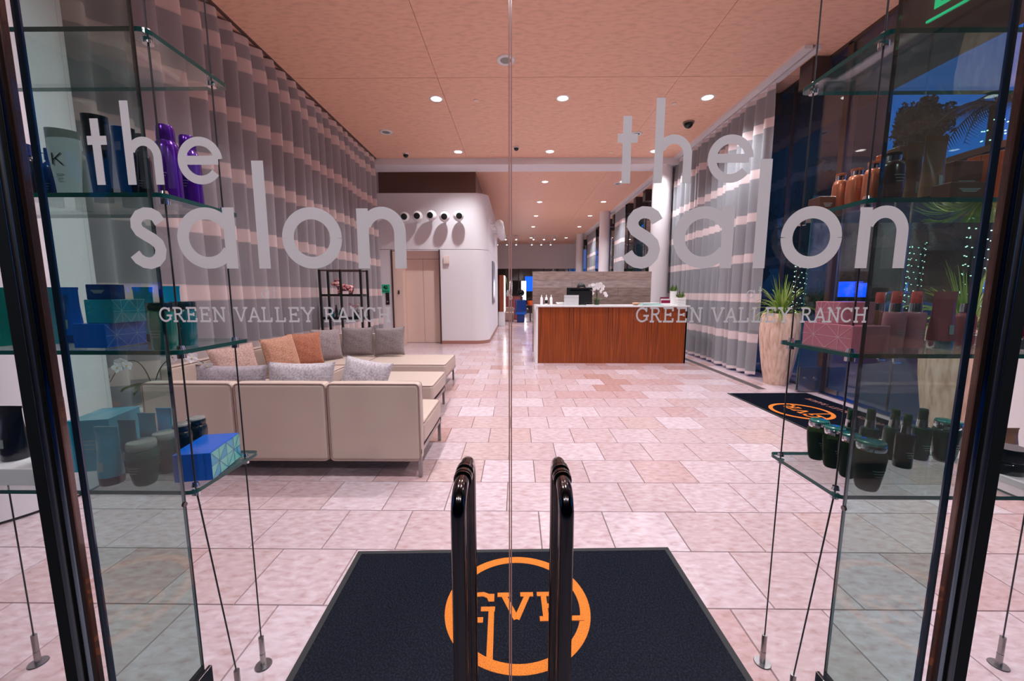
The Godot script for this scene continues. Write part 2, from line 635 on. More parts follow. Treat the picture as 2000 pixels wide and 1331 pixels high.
func shell() -> void:
	var s := st()
	box(s, Vector3(-5.3, -0.3, -0.6), Vector3(4.36, -0.005, -34))
	var floor_ := struct("floor", s, "grout")
	var W := 0.41
	var D := 0.389
	var cells := []
	for k in range(-3, 84):
		var zn := -1.603 - D * k
		var off := -0.06 if k % 2 == 0 else 0.147
		for i in range(-14, 12):
			var x0 := off + W * i
			var x1 := x0 + W
			x0 = maxf(x0, -5.2)
			x1 = minf(x1, 4.34)
			if x1 - x0 < 0.03 or zn - D < -33.9 or zn > -0.62:
				continue
			if zn - D < -11.2 and x1 < -0.7:
				continue
			var c := Vector3((x0 + x1) / 2, 0, zn - D / 2)
			var seen: bool = c.z < -0.95 and absf(c.x) < -c.z * 1.33 + 0.25
			cells.append([c, x1 - x0 - 0.004, D - 0.004, seen, c.length() + (0.0 if seen else 100.0)])
	cells.sort_custom(func(a, b): return a[4] < b[4])
	var shared := {}
	var rest := []
	for i in 6:
		rest.append(st())
	var pick := [0, 0, 1, 1, 1, 2, 3, 0, 4, 2, 3, 1]
	for n in cells.size():
		var c: Array = cells[n]
		var pos: Vector3 = c[0]
		var hsh := absi(int(pos.x * 131.0) * 7 + int(pos.z * 57.0) * 13 + rng.randi() % 17)
		var tone: int = pick[hsh % pick.size()]
		if pos.z < -3.6 and hsh % 19 == 0:
			tone = 5
		if n < 296:
			var key := snappedf(c[1], 0.001)
			if not shared.has(key):
				var t := st()
				tile_mesh(t, Vector3.ZERO, c[1], c[2])
				shared[key] = t.commit()
			part(floor_, "tile", shared[key], "travertine_%d" % tone).position = pos
		else:
			tile_mesh(rest[tone], pos, c[1], c[2])
	var am := ArrayMesh.new()
	for i in 6:
		rest[i].commit(am)
		am.surface_set_material(am.get_surface_count() - 1, M["travertine_%d" % i])
	var far := MeshInstance3D.new()
	far.name = "far_tile"
	far.mesh = am
	far.set_meta("kind", "stuff")
	floor_.add_child(far)

	# ceiling: slab with proud plywood panels
	s = st()
	box(s, Vector3(-5.3, CEIL + 0.012, -0.6), Vector3(4.6, CEIL + 0.35, -34))
	var ceil_ := struct("ceiling", s, "seam")
	for zz in [[-0.62, -3.3], [-3.3, -6.35], [-6.35, -9.92], [-10.5, -14.2], [-14.2, -18.0], [-18.0, -33.5]]:
		for xx in [[-5.25, -1.2], [-1.2, 2.47], [2.47, 4.5]]:
			s = st()
			box(s, Vector3(xx[0] + 0.003, CEIL, zz[0] - 0.005), Vector3(xx[1] - 0.003, CEIL + 0.012, zz[1] + 0.005))
			part(ceil_, "panel", s, "ceiling_wood")
	s = st()
	box(s, Vector3(-3.7, 4.5, -9.92), Vector3(3.95, CEIL + 0.01, -10.5))
	struct("ceiling_beam", s, "white_plaster")
	# left wall behind the curtain, walls that close the far end
	s = st()
	box(s, Vector3(-5.2, 0, -10.4), Vector3(-3.95, CEIL + 0.05, -10.6))
	box(s, Vector3(-3.95, 0, -0.6), Vector3(-3.75, CEIL + 0.05, -10.6))
	box(s, Vector3(-3.95, 4.0, -10.6), Vector3(-3.75, CEIL + 0.05, -11.02))
	struct("wall_left", s, "white_plaster")
	s = st()
	box(s, Vector3(-5.3, 0, -33.7), Vector3(4.5, CEIL, -34))
	struct("wall_back", s, "bronze_panel")
	s = st()
	box(s, Vector3(-5.4, 0, -10.6), Vector3(-5.2, CEIL + 0.1, -34))
	struct("wall_left_far", s, "white_plaster")
	# big round columns either side of the entrance, and the slim row along the glass
	for c in [[-3.64, -2.55, 0.6, "column_left"], [4.08, -2.62, 0.62, "column_right"]]:
		var col := struct_root(c[3])
		col.position = Vector3(c[0], 0, c[1])
		for y in [[0.02, 2.30], [2.306, CEIL]]:
			for k in 8:
				s = st()
				var P := []
				var N := []
				for q in 9:
					var a: float = TAU * (k + q / 8.0 * 0.994 + 0.3) / 8.0
					var n := Vector3(cos(a), 0, sin(a))
					P.append([n * c[2] + Vector3.UP * y[0], n * c[2] + Vector3.UP * y[1]])
					N.append([n, n])
				lattice(s, P, N)
				part(col, "panel", s, "white_plaster")
		s = st()
		cyl(s, Vector3.ZERO, Vector3(0, CEIL, 0), c[2] - 0.012, 48)
		part(col, "core", s, "dark_seam")
	for c in [[3.66, -10.2, 0.235], [3.62, -16.4, 0.21], [3.6, -22.5, 0.21], [3.6, -28.0, 0.21]]:
		s = st()
		cyl(s, Vector3(c[0], 0, c[1]), Vector3(c[0], 2.05, c[1]), c[2], 32)
		cyl(s, Vector3(c[0], 2.05, c[1]), Vector3(c[0], 2.056, c[1]), c[2] - 0.006, 32)
		cyl(s, Vector3(c[0], 2.056, c[1]), Vector3(c[0], CEIL, c[1]), c[2], 32)
		struct("column", s, "white_plaster")


func round_corner(s: SurfaceTool, y0: float, y1: float, r := 0.4) -> void:
	var P := []
	var N := []
	for q in 13:
		var a := PI / 2 * q / 12.0
		var n := Vector3(sin(a), 0, cos(a))
		P.append([Vector3(-1.15, y0, -11.0) + n * r, Vector3(-1.15, y1, -11.0) + n * r])
		N.append([n, n])
	lattice(s, P, N)
	var top := [Vector3(-1.15, y1, -11.0)]
	for q in P:
		top.append(q[1])
	poly(s, top, Vector3.UP)


func elevator() -> void:
	var s := st()
	box(s, Vector3(-5.2, 0, -10.6), Vector3(-3.345, 2.545, -11.0))
	box(s, Vector3(-2.055, 0, -10.6), Vector3(-1.15, 2.545, -11.0))
	box(s, Vector3(-3.345, 2.52, -10.6), Vector3(-2.055, 2.545, -11.0))
	round_corner(s, 0, 2.545)
	box(s, Vector3(-1.15, 0, -11.0), Vector3(-0.75, 2.545, -16.0))
	box(s, Vector3(-5.2, 0, -15.8), Vector3(-1.15, 2.545, -16.0))
	box(s, Vector3(-5.2, 2.555, -10.6), Vector3(-1.15, 4.0, -11.0))
	round_corner(s, 2.555, 4.0)
	box(s, Vector3(-1.15, 2.555, -11.0), Vector3(-0.75, 4.0, -16.0))
	box(s, Vector3(-5.2, 3.9, -11.0), Vector3(-1.15, 4.0, -16.0))
	var w := struct("wall_elevator", s, "white_plaster")
	s = st()
	box(s, Vector3(-5.2, 2.545, -10.61), Vector3(-1.15, 2.555, -11.0))
	round_corner(s, 2.545, 2.555, 0.39)
	box(s, Vector3(-1.15, 2.545, -11.0), Vector3(-0.76, 2.555, -16.0))
	part(w, "joint", s, "dark_seam")
	s = st()
	box(s, Vector3(-5.2, 4.0, -11.0), Vector3(-1.1, CEIL, -16.0))
	struct("wall_upper", s, "bronze_panel")
	# stone base
	s = st()
	box(s, Vector3(-2.055, 0, -10.585), Vector3(-1.15, 0.09, -10.6))
	round_corner(s, 0, 0.09, 0.415)
	box(s, Vector3(-1.15, 0, -11.0), Vector3(-0.735, 0.09, -16.0))
	struct("baseboard_elevator", s, "stone_base")
	# lift doorway: dark trims, reveals, header, two leaves
	var d := struct_root("door_1")
	for x in [-3.36, -2.075]:
		s = st()
		box(s, Vector3(x, 0, -10.58), Vector3(x + 0.04, 2.535, -10.99))
		part(d, "frame", s, "brown_trim")
	s = st()
	box(s, Vector3(-3.32, 0, -10.6), Vector3(-3.06, 2.5, -10.96))
	part(d, "reveal", s, "elevator_tan")
	s = st()
	box(s, Vector3(-3.06, 2.32, -10.82), Vector3(-2.08, 2.52, -10.98))
	part(d, "header", s, "elevator_tan")
	for k in 2:
		s = st()
		rbox(s, Transform3D(Basis(), Vector3(-2.815 + k * 0.492, 1.16, -10.9)), Vector3(0.485, 2.31, 0.05), 0.004, 1)
		part(d, "leaf", s, "elevator_tan")
	s = st()
	box(s, Vector3(-3.19, 1.36, -10.57), Vector3(-3.16, 1.46, -10.6))
	tag(part(self, "sensor", s, "black"), "small black sensor on the reveal of the elevator doorway", "sensor")
	# floor plaque right of the doorway
	var p := thing("floor_sign", "small square beige plaque on the white wall right of the elevator", "sign", Vector3(-1.87, 2.27, -10.6))
	s = st()
	rbox(s, Transform3D(Basis(), Vector3(0, 0, 0.03)), Vector3(0.15, 0.20, 0.06), 0.004, 1)
	part(p, "frame", s, "elevator_tan")
	for k in 3:
		s = st()
		box(s, Vector3(-0.05 + k * 0.035, -0.07, 0.06), Vector3(-0.03 + k * 0.035, 0.07, 0.066))
		part(p, "slat", s, "white_paint")
	# evacuation notice and call station
	p = thing("evacuation_sign", "green square notice with black pictogram on wall beside the elevator", "sign", Vector3(-3.54, 1.50, -10.6))
	s = st()
	rbox(s, Transform3D(Basis(), Vector3(0, 0, 0.006)), Vector3(0.24, 0.24, 0.012), 0.003, 1)
	var gm := mat("sign_green", Color(0.12, 0.75, 0.55), 0.5)
	part(p, "plate", s, gm)
	s = st()
	var zf := Transform3D(Basis(), Vector3(0, 0, 0.0135))
	ribbon(s, [Vector2(-0.045, 0.06), Vector2(0.0, 0.02), Vector2(0.03, 0.0)], 0.045, zf)
	ribbon(s, [Vector2(-0.03, 0.075), Vector2(0.045, 0.075)], 0.025, zf)
	ribbon(s, [Vector2(0.045, 0.075), Vector2(0.05, -0.01)], 0.022, zf)
	part(p, "pictogram", s, "black")
	s = st()
	for k in 6:
		ribbon(s, [Vector2(-0.085 + k * 0.03, -0.06), Vector2(-0.063 + k * 0.03, -0.06)], 0.03, zf)
	part(p, "wording", s, "black")
	p = thing("call_station", "narrow dark elevator call plate under the green notice", "call plate", Vector3(-3.49, 1.24, -10.6))
	s = st()
	rbox(s, Transform3D(Basis(), Vector3(0, 0, 0.008)), Vector3(0.10, 0.33, 0.016), 0.003, 1)
	part(p, "plate", s, mat("call_plate", Color(0.14, 0.04, 0.07), 0.25))
	s = st()
	cyl(s, Vector3(0, -0.08, 0.016), Vector3(0, -0.08, 0.024), 0.02, 16)
	part(p, "button", s, "print_grey")
	# eyeball lamps along the upper wall
	var ex := [-3.60, -3.25, -2.89, -2.55, -2.19, -1.85, -1.49]
	var tilt := [-0.35, -0.25, 0.2, 0.1, -0.1, 0.1, 0.3]
	var where := ["nearest the curtain", "second from the curtain", "third from the curtain", "in the middle of the row", "third from the rounded corner", "second from the rounded corner", "nearest the rounded corner"]
	for k in ex.size():
		eyeball(Vector3(ex[k], 3.36 + 0.02 * sin(k * 2.1), -10.6), tilt[k], "white ball wall lamp with black lens above the elevator, " + where[k])
	var spots := ["first", "second", "third", "fourth", "fifth", "sixth", "seventh"]
	for k in 7:
		var o := eyeball(Vector3(-0.75, 3.36, -11.6 - k * 0.42), 0.2, "white ball lamp on the elevator block corridor side, %s from the rounded corner" % spots[k])
		o.rotation.y = PI / 2
	# framed picture on the corridor side
	p = thing("framed_print", "slim pale framed print on the corridor side of the elevator block", "picture", Vector3(-0.75, 1.72, -12.7), PI / 2)
	s = st()
	rbox(s, Transform3D(Basis(), Vector3(0, 0, 0.02)), Vector3(1.0, 1.3, 0.04), 0.004, 1)
	part(p, "frame", s, "steel")
	s = st()
	box(s, Vector3(-0.45, -0.6, 0.04), Vector3(0.45, 0.6, 0.043))
	part(p, "print", s, mat("pale_print", Color(0.62, 0.66, 0.72), 0.3))


func eyeball(at: Vector3, tilt: float, label: String) -> Node3D:
	var o := thing("wall_lamp", label, "wall lamp", at, 0.0, "white ball lamps on the elevator block")
	var s := st()
	cyl(s, Vector3.ZERO, Vector3(0, 0, 0.02), 0.06, 20)
	part(o, "base", s, "white_gloss")
	s = st()
	cyl(s, Vector3(0, 0, 0.02), Vector3(0, 0, 0.2), 0.035, 12)
	part(o, "stem", s, "white_gloss")
	var xf := Transform3D(Basis(Vector3.UP, tilt) * Basis(Vector3.RIGHT, PI / 2 + 0.1), Vector3(0, 0, 0.26))
	s = st()
	var prof := []
	for i in 15:
		var a := lerpf(-PI / 2, PI / 2 - 0.62, i / 14.0)
		prof.append(Vector2(cos(a) * 0.135, sin(a) * 0.135))
	lathe(s, prof, 24, xf)
	part(o, "shell", s, "white_gloss")
	s = st()
	lathe(s, [Vector2(0, 0.118), Vector2(0.05, 0.118), Vector2(0.079, 0.110), Vector2(0.079, 0.09)], 20, xf)
	part(o, "lens", s, "black")
	return o


func right_facade() -> void:
	var X := 4.36
	var w := struct_root("window_1")
	var z := -5.55
	var k := 0
	while z > -33.5:
		var wd := 1.0 if z > -20 else 2.0
		var s := st()
		box(s, Vector3(X, 0.02, z), Vector3(X + 0.012, 4.6, z - wd + 0.012))
		part(w, "pane", s, "facade_glass")
		s = st()
		box(s, Vector3(X - 0.02, 0, z - 0.018 + 0.024), Vector3(X + 0.05, 4.62, z - 0.012))
		part(w, "mullion", s, "mullion")
		s = st()
		rbox(s, Transform3D(Basis(), Vector3(X - 0.14, 4.47, z - 0.42)), Vector3(0.26, 0.34, 0.26), 0.008, 1)
		part(w, "bracket", s, "mullion")
		z -= wd
		k += 1
	var s2 := st()
	box(s2, Vector3(X - 0.04, 4.6, -0.7), Vector3(X + 0.15, CEIL + 0.3, -34))
	part(w, "header", s2, "mullion")
	s2 = st()
	box(s2, Vector3(X - 0.03, -0.05, -5.55), Vector3(X + 0.06, 0.02, -34))
	part(w, "sill", s2, "mullion")
	# brown post at the corner of the exit
	s2 = st()
	rbox(s2, Transform3D(Basis(), Vector3(X + 0.02, 2.32, -5.5)), Vector3(0.12, 4.62, 0.09), 0.006, 1)
	struct("trim_1", s2, "mullion")
	# dark stone groove in the floor along the glass
	s2 = st()
	box(s2, Vector3(3.56, -0.004, -5.62), Vector3(3.68, 0.0015, -33))
	struct("trim_2", s2, mat("groove", Color(0.30, 0.25, 0.25), 0.6))
	# short glass return with its clamp plate beside the exit
	var r := struct_root("window_2")
	s2 = st()
	box(s2, Vector3(4.0, 0.03, -5.475), Vector3(4.32, 2.7, -5.463))
	part(r, "pane", s2, "facade_glass")
	s2 = st()
	box(s2, Vector3(3.995, 0.03, -5.476), Vector3(4.0, 2.7, -5.462))
	part(r, "edge", s2, "teal_edge")
	s2 = st()
	rbox(s2, Transform3D(Basis(), Vector3(4.16, 0.19, -5.469)), Vector3(0.31, 0.35, 0.05), 0.003, 1)
	var cl := part(r, "clamp", s2, "steel")
	for x in [4.09, 4.23]:
		s2 = st()
		cyl(s2, Vector3(x, 0.2, -5.444), Vector3(x, 0.2, -5.432), 0.022, 16)
		part(cl, "bolt", s2, "chrome")
	# exit doors in the side glass
	for i in 2:
		var z0 := -5.38 + 0.93 * i
		var d := struct_root("door_%d" % (i + 2))
		s2 = st()
		box(s2, Vector3(X - 0.03, 0.03, z0), Vector3(X - 0.018, 2.68, z0 + 0.92))
		part(d, "pane", s2, "facade_glass")
		s2 = st()
		for zz in [z0 - 0.002, z0 + 0.917]:
			box(s2, Vector3(X - 0.032, 0.03, zz), Vector3(X - 0.016, 2.68, zz + 0.005))
		part(d, "edge", s2, "steel")
		for yy in [0.06, 2.64]:
			s2 = st()
			rbox(s2, Transform3D(Basis(), Vector3(X - 0.024, yy, z0 + (0.12 if i == 0 else 0.80))), Vector3(0.035, 0.07, 0.2), 0.004, 1)
			part(d, "patch_fitting", s2, "steel")
		var hz := z0 + (0.83 if i == 0 else 0.09)
		s2 = st()
		var hp := []
		for a in 7:
			hp.append(Vector3(X - 0.024 - 0.075 * sin(PI / 2 * a / 6.0), 0.60 + 0.06 - 0.06 * sin(PI / 2 * a / 6.0) * 0.0 - 0.06 * (1 - cos(PI / 2 * a / 6.0)) * 0.0, hz))
		var pts := [Vector3(X - 0.03, 0.62, hz), Vector3(X - 0.08, 0.62, hz), Vector3(X - 0.102, 0.627, hz), Vector3(X - 0.11, 0.65, hz), Vector3(X - 0.11, 1.38, hz), Vector3(X - 0.102, 1.403, hz), Vector3(X - 0.08, 1.41, hz), Vector3(X - 0.03, 1.41, hz)]
		tube(s2, pts, 0.014, 10)
		part(d, "handle", s2, "chrome")
	s2 = st()
	box(s2, Vector3(X - 0.06, 2.69, -0.7), Vector3(X + 0.04, 2.75, -5.45))
	struct("trim_3", s2, "mullion")
	s2 = st()
	box(s2, Vector3(X - 0.1, -0.01, -0.7), Vector3(X + 0.05, 0.012, -5.4))
	struct("trim_4", s2, "steel")
	# glass over and beside the exit doors
	var w3 := struct_root("window_3")
	s2 = st()
	box(s2, Vector3(X - 0.02, 2.75, -3.5), Vector3(X - 0.008, 4.6, -5.45))
	part(w3, "pane", s2, "facade_glass")
	s2 = st()
	box(s2, Vector3(X - 0.02, 0.02, -0.75), Vector3(X - 0.008, 4.6, -3.5))
	part(w3, "pane", s2, "facade_glass")


func outside() -> void:
	var s := st()
	box(s, Vector3(4.42, -0.3, 14), Vector3(60, -0.015, -70))
	struct("ground_side", s, "paving")
	s = st()
	box(s, Vector3(-20, -0.3, 14), Vector3(4.42, -0.015, -0.6))
	struct("ground_front", s, "paving")
	s = st()
	box(s, Vector3(-16, -0.1, 7.0), Vector3(7.5, 5.4, 7.3))
	struct("wall_court", s, "far_building")
	for x in [-6.3, 6.6]:
		s = st()
		box(s, Vector3(x, -0.1, 0.6), Vector3(x + 0.2, 5.4, 7.0))
		struct("wall_porch", s, "far_building")
	# curved soffit over the exit
	s = st()
	var top := []
	var bot := []
	var out2 := [Vector2(4.5, 1.5), Vector2(7.9, 1.5), Vector2(7.2, -2.5), Vector2(6.85, -5.0), Vector2(6.75, -6.6), Vector2(6.72, -8.0), Vector2(6.72, -34.0), Vector2(4.5, -34.0)]
	for p in out2:
		bot.append(Vector3(p.x, 5.0, p.y))
		top.append(Vector3(p.x, 5.3, p.y))
	poly(s, bot, Vector3.DOWN)
	poly(s, top, Vector3.UP)
	for i in out2.size():
		var j := (i + 1) % out2.size()
		poly(s, [bot[i], bot[j], top[j], top[i]], (bot[i] + bot[j]) * 0.5 - Vector3(5.6, 5.0, -14))
	struct("roof_canopy", s, "canopy")
	var sp := SpotLight3D.new()
	sp.name = "canopy_light"
	sp.position = Vector3(5.6, 4.9, -4.6)
	sp.rotation.x = -PI / 2
	sp.spot_angle = 60
	sp.spot_range = 30
	sp.spot_attenuation = 2.0
	sp.light_energy = 1.1
	sp.light_size = 0.1
	sp.light_color = Color(0.85, 0.9, 1.0)
	sp.shadow_enabled = true
	add_child(sp)
	var b := thing("hotel_wing", "dark brown building wing beyond the exit glass", "building", Vector3(20, 0, -42.0))
	s = st()
	box(s, Vector3(-1.0, -0.1, -18), Vector3(3, 16.5, 16.0))
	part(b, "wall", s, "far_building")
	for i in 5:
		for j in 2:
			s = st()
			box(s, Vector3(-1.03, 1.0 + j * 3.6, -1.3 + i * 3.2), Vector3(-1.0, 3.1 + j * 3.6, 0.5 + i * 3.2))
			part(b, "window", s, "bronze_panel")
	# palms wound with string lights, and a leafy tree
	palm(Vector3(12.6, 0, -11.0), 6.3, 1.45, "palm with drooping fronds, trunk wound in white string lights, right of the exit", 5)
	palm(Vector3(14.6, 0, -14.6), 3.6, 1.3, "shorter palm behind the exit doors with green-white lights round its trunk", 8)
	palm(Vector3(11.6, 0, -16.2), 3.0, 1.2, "small palm farther left behind the side glass with lit trunk", 13)
	var t := thing("leafy_tree", "dark round-crowned tree against the blue dusk sky", "tree", Vector3(17.6, 0, -18.2))
	s = st()
	tube(s, [Vector3.ZERO, Vector3(0.1, 3.8, 0), Vector3(0, 7.9, 0.1)], 0.16, 10, 0.08)
	part(t, "trunk", s, "bark")
	s = st()
	for i in 1500:
		var d := Vector3(rng.randfn(), rng.randfn(), rng.randfn()).normalized() * pow(rng.randf(), 0.4)
		var c := Vector3(0, 8.6, 0) + d * Vector3(0.95, 1.05, 0.95) * (1.0 + 0.25 * sin(d.x * 7) * cos(d.z * 6))
		var a := Vector3(rng.randfn(), rng.randfn(), rng.randfn()).normalized() * 0.16
		var bb := a.cross(Vector3(rng.randfn(), rng.randfn(), rng.randfn())).normalized() * 0.07
		poly(s, [c - a, c + bb, c + a, c - bb], Vector3.UP)
	part(t, "crown", s, "night_leaf").set_meta("kind", "stuff")
	# row of dark round trees closing the courtyard
	var order := ["first", "second", "third", "fourth", "fifth", "sixth"]
	for k in 6:
		var h := 8.2 + 0.9 * sin(k * 2.3)
		var q := thing("courtyard_tree", "dark tree in the row beyond the courtyard, %s from the hotel wing" % order[k], "tree", Vector3(13.2 + 4.15 * k, 0, -23.6 + 0.3 * sin(k * 1.7)), k * 0.8, "dark trees beyond the courtyard")
		s = st()
		tube(s, [Vector3.ZERO, Vector3(0.05, 1.2, 0), Vector3(0, 2.4, 0)], 0.2, 10, 0.14)
		part(q, "trunk", s, "bark")
		s = st()
		var f := func(u: float, v: float) -> Vector3:
			var a := TAU * u
			var el := PI * (v - 0.5)
			var rr := 1.0 + 0.09 * sin(a * 5.0 + k) * cos(el * 4.0) + 0.05 * sin(a * 9.0) * sin(el * 9.0 + k)
			return Vector3(0, h * 0.54, 0) + Vector3(cos(a) * cos(el) * 1.75, sin(el) * h * 0.43, sin(a) * cos(el) * 1.75) * rr
		sheet(s, f, 28, 16, func(p2): return p2 - Vector3(0, h * 0.54, 0))
		for i in 420:
			var c: Vector3 = f.call(rng.randf(), 0.06 + 0.9 * rng.randf())
			var a := Vector3(rng.randfn(), rng.randfn(), rng.randfn()).normalized() * 0.2
			var bb := a.cross(Vector3(rng.randfn(), rng.randfn(), rng.randfn())).normalized() * 0.1
			poly(s, [c - a, c + bb, c + a, c - bb], Vector3.UP)
		part(q, "crown", s, "night_leaf").set_meta("kind", "stuff")
	# hedge along the far glass, lit green from below
	s = st()
	for i in 4200:
		var c := Vector3(7.2 + rng.randfn() * 0.35, rng.randf() * 5.2, -16.2 - rng.randf() * 17)
		var a := Vector3(rng.randfn(), rng.randfn(), rng.randfn()).normalized() * 0.2
		var bb := a.cross(Vector3(rng.randfn(), rng.randfn(), rng.randfn())).normalized() * 0.09
		poly(s, [c - a, c + bb, c + a, c - bb], Vector3.UP)
	box(s, Vector3(7.0, -0.02, -16.5), Vector3(7.4, 4.8, -33))
	var hm := mat("hedge_leaf", Color(0.10, 0.30, 0.14), 0.7)
	var hd := part(self, "hedge", s, hm)
	tag(hd, "tall green hedge standing outside the far windows", "hedge")
	hd.set_meta("kind", "stuff")
	for z in [-18.0, -22.0, -27.0]:
		var sl := SpotLight3D.new()
		sl.name = "garden_light"
		sl.position = Vector3(5.4, 0.2, z)
		sl.look_at_from_position(sl.position, Vector3(7.3, 1.8, z - 1.0))
		sl.spot_angle = 65
		sl.spot_range = 20
		sl.light_energy = 1.6
		sl.light_size = 0.1
		sl.light_color = Color(0.3, 1.0, 0.75)
		sl.shadow_enabled = true
		add_child(sl)
	# blue lit screens in the courtyard
	for q in [[16.4, 1.55, -19.6, 1.1, 0.75, "blue glowing courtyard screen nearer the palms"], [14.9, 1.5, -17.0, 0.5, 0.6, "smaller blue glowing courtyard screen by the lit palm"]]:
		var o := thing("courtyard_screen", q[5], "screen", Vector3(q[0], 0, q[2]), -0.75, "blue lit screens in the courtyard")
		s = st()
		rbox(s, Transform3D(Basis(), Vector3(0, q[1], 0)), Vector3(q[3] + 0.06, q[4] + 0.06, 0.08), 0.01, 1)
		box(s, Vector3(-0.06, 0, -0.04), Vector3(0.06, q[1] - q[4] / 2, 0.04))
		part(o, "housing", s, "black")
		s = st()
		box(s, Vector3(-q[3] / 2, q[1] - q[4] / 2, 0.041), Vector3(q[3] / 2, q[1] + q[4] / 2, 0.045))
		part(o, "screen", s, "blue_glow")
		var ol := OmniLight3D.new()
		ol.name = "screen_light"
		ol.position = Vector3(0, q[1], 0.3)
		ol.light_color = Color(0.1, 0.3, 1.0)
		ol.light_energy = 0.25
		ol.light_size = 0.2
		ol.omni_range = 12
		ol.omni_attenuation = 2.0
		ol.shadow_enabled = true
		o.add_child(ol)


func palm(at: Vector3, h: float, r: float, label: String, sd: int) -> void:
	var o := thing("palm_tree", label, "palm tree", at)
	var g := RandomNumberGenerator.new()
	g.seed = sd
	var s := st()
	tube(s, [Vector3.ZERO, Vector3(0.05, h * 0.4, 0), Vector3(0, h * 0.75, 0.05), Vector3(0, h, 0)], 0.2, 12, 0.14)
	part(o, "trunk", s, "bark")
	for k in 10:
		s = st()
		var az := TAU * k / 10.0 + g.randf() * 0.3
		var lift := g.randf_range(0.2, 1.1)
		var dir := Vector3(cos(az), 0, sin(az))
		var side := Vector3(-sin(az), 0, cos(az))
		var rib := []
		for i in 11:
			var t := i / 10.0
			rib.append(Vector3(0, h, 0) + dir * r * t * (1 - 0.12 * t) + Vector3.UP * r * (lift * t - (lift * 0.6 + 0.75) * t * t))
		tube(s, rib, 0.025, 5, 0.006)
		for i in range(1, 10):
			for sg in [-1.0, 1.0]:
				for q in 3:
					var b: Vector3 = rib[i].lerp(rib[i + 1], q / 3.0 + 0.1)
					var l := r * 0.36 * sin(PI * (0.15 + 0.8 * i / 10.0))
					var tip: Vector3 = b + side * sg * l + dir * l * 0.5 - Vector3.UP * l * 0.55
					poly(s, [b, b + dir * 0.04, tip], Vector3.UP)
		part(o, "frond", s, "night_leaf")
	s = st()
	var n := int(h * 26)
	for i in n:
		var y := 0.5 + (h - 0.9) * i / n
		var a := i * 0.83
		var c := Vector3(cos(a) * 0.21, y, sin(a) * 0.21)
		box(s, c - Vector3.ONE * 0.012, c + Vector3.ONE * 0.012)
	var sl := part(o, "string_lights", s, "string_glow")
	sl.set_meta("kind", "stuff")


# ------------------------------------------------------------------ ceiling lamps and fittings
func downlights() -> void:
	var spots := []
	for z in [-1.9, -4.35, -7.0, -9.5]:
		for x in [-1.35, 0.78, 3.2]:
			spots.append([x, z])
	for z in [-12.0, -14.6, -17.2, -20.0]:
		for x in [0.85, 3.15]:
			spots.append([x, z])
	spots.append([0.9, -24.0])
	spots.append([3.0, -24.0])
	spots.append([-2.6, -20.0])
	var rows := {-1.9: "just inside the glass entrance", -4.35: "over the back of the sofa", -7.0: "in the row above the reception desk front", -9.5: "in the row nearest the ceiling beam", -12.0: "first row past the beam", -14.6: "second row past the beam", -17.2: "third row past the beam", -20.0: "fourth row past the beam", -24.0: "last row past the beam"}
	var base: Node3D = null
	for q in spots:
		var side: String = "over the sofa side" if q[0] < -1.0 else ("near the glass wall" if q[0] > 2.0 else "mid ceiling")
		var o: Node3D
		if base == null:
			o = thing("downlight", "", "downlight", Vector3.ZERO, 0, "recessed ceiling downlights")
			var s := st()
			lathe(s, [Vector2(0.085, 0.004), Vector2(0.088, -0.004), Vector2(0.11, -0.006), Vector2(0.118, 0.0)], 32)
			part(o, "trim_ring", s, "white_gloss")
			s = st()
			lathe(s, [Vector2(0, -0.002), Vector2(0.086, -0.002)], 32, Transform3D(Basis(Vector3.RIGHT, PI), Vector3(0, -0.003, 0)))
			part(o, "lens", s, "lamp_glow")
			base = o
		else:
			o = base.duplicate()
			o.name = "downlight"
			add_child(o, true)
		o.position = Vector3(q[0], CEIL, q[1])
		tag(o, "white recessed downlight %s, %s" % [rows[q[1]], side], "downlight", "recessed ceiling downlights")
		var l := SpotLight3D.new()
		l.name = "downlight_lamp"
		l.position = Vector3(q[0], CEIL - 0.02, q[1])
		l.rotation.x = -PI / 2
		l.spot_angle = 62
		l.spot_angle_attenuation = 0.8
		l.spot_range = 25
		l.spot_attenuation = 2.0
		l.light_size = 0.07
		l.light_color = lamp_color
		l.light_energy = lamp_energy
		l.shadow_enabled = true
		add_child(l)


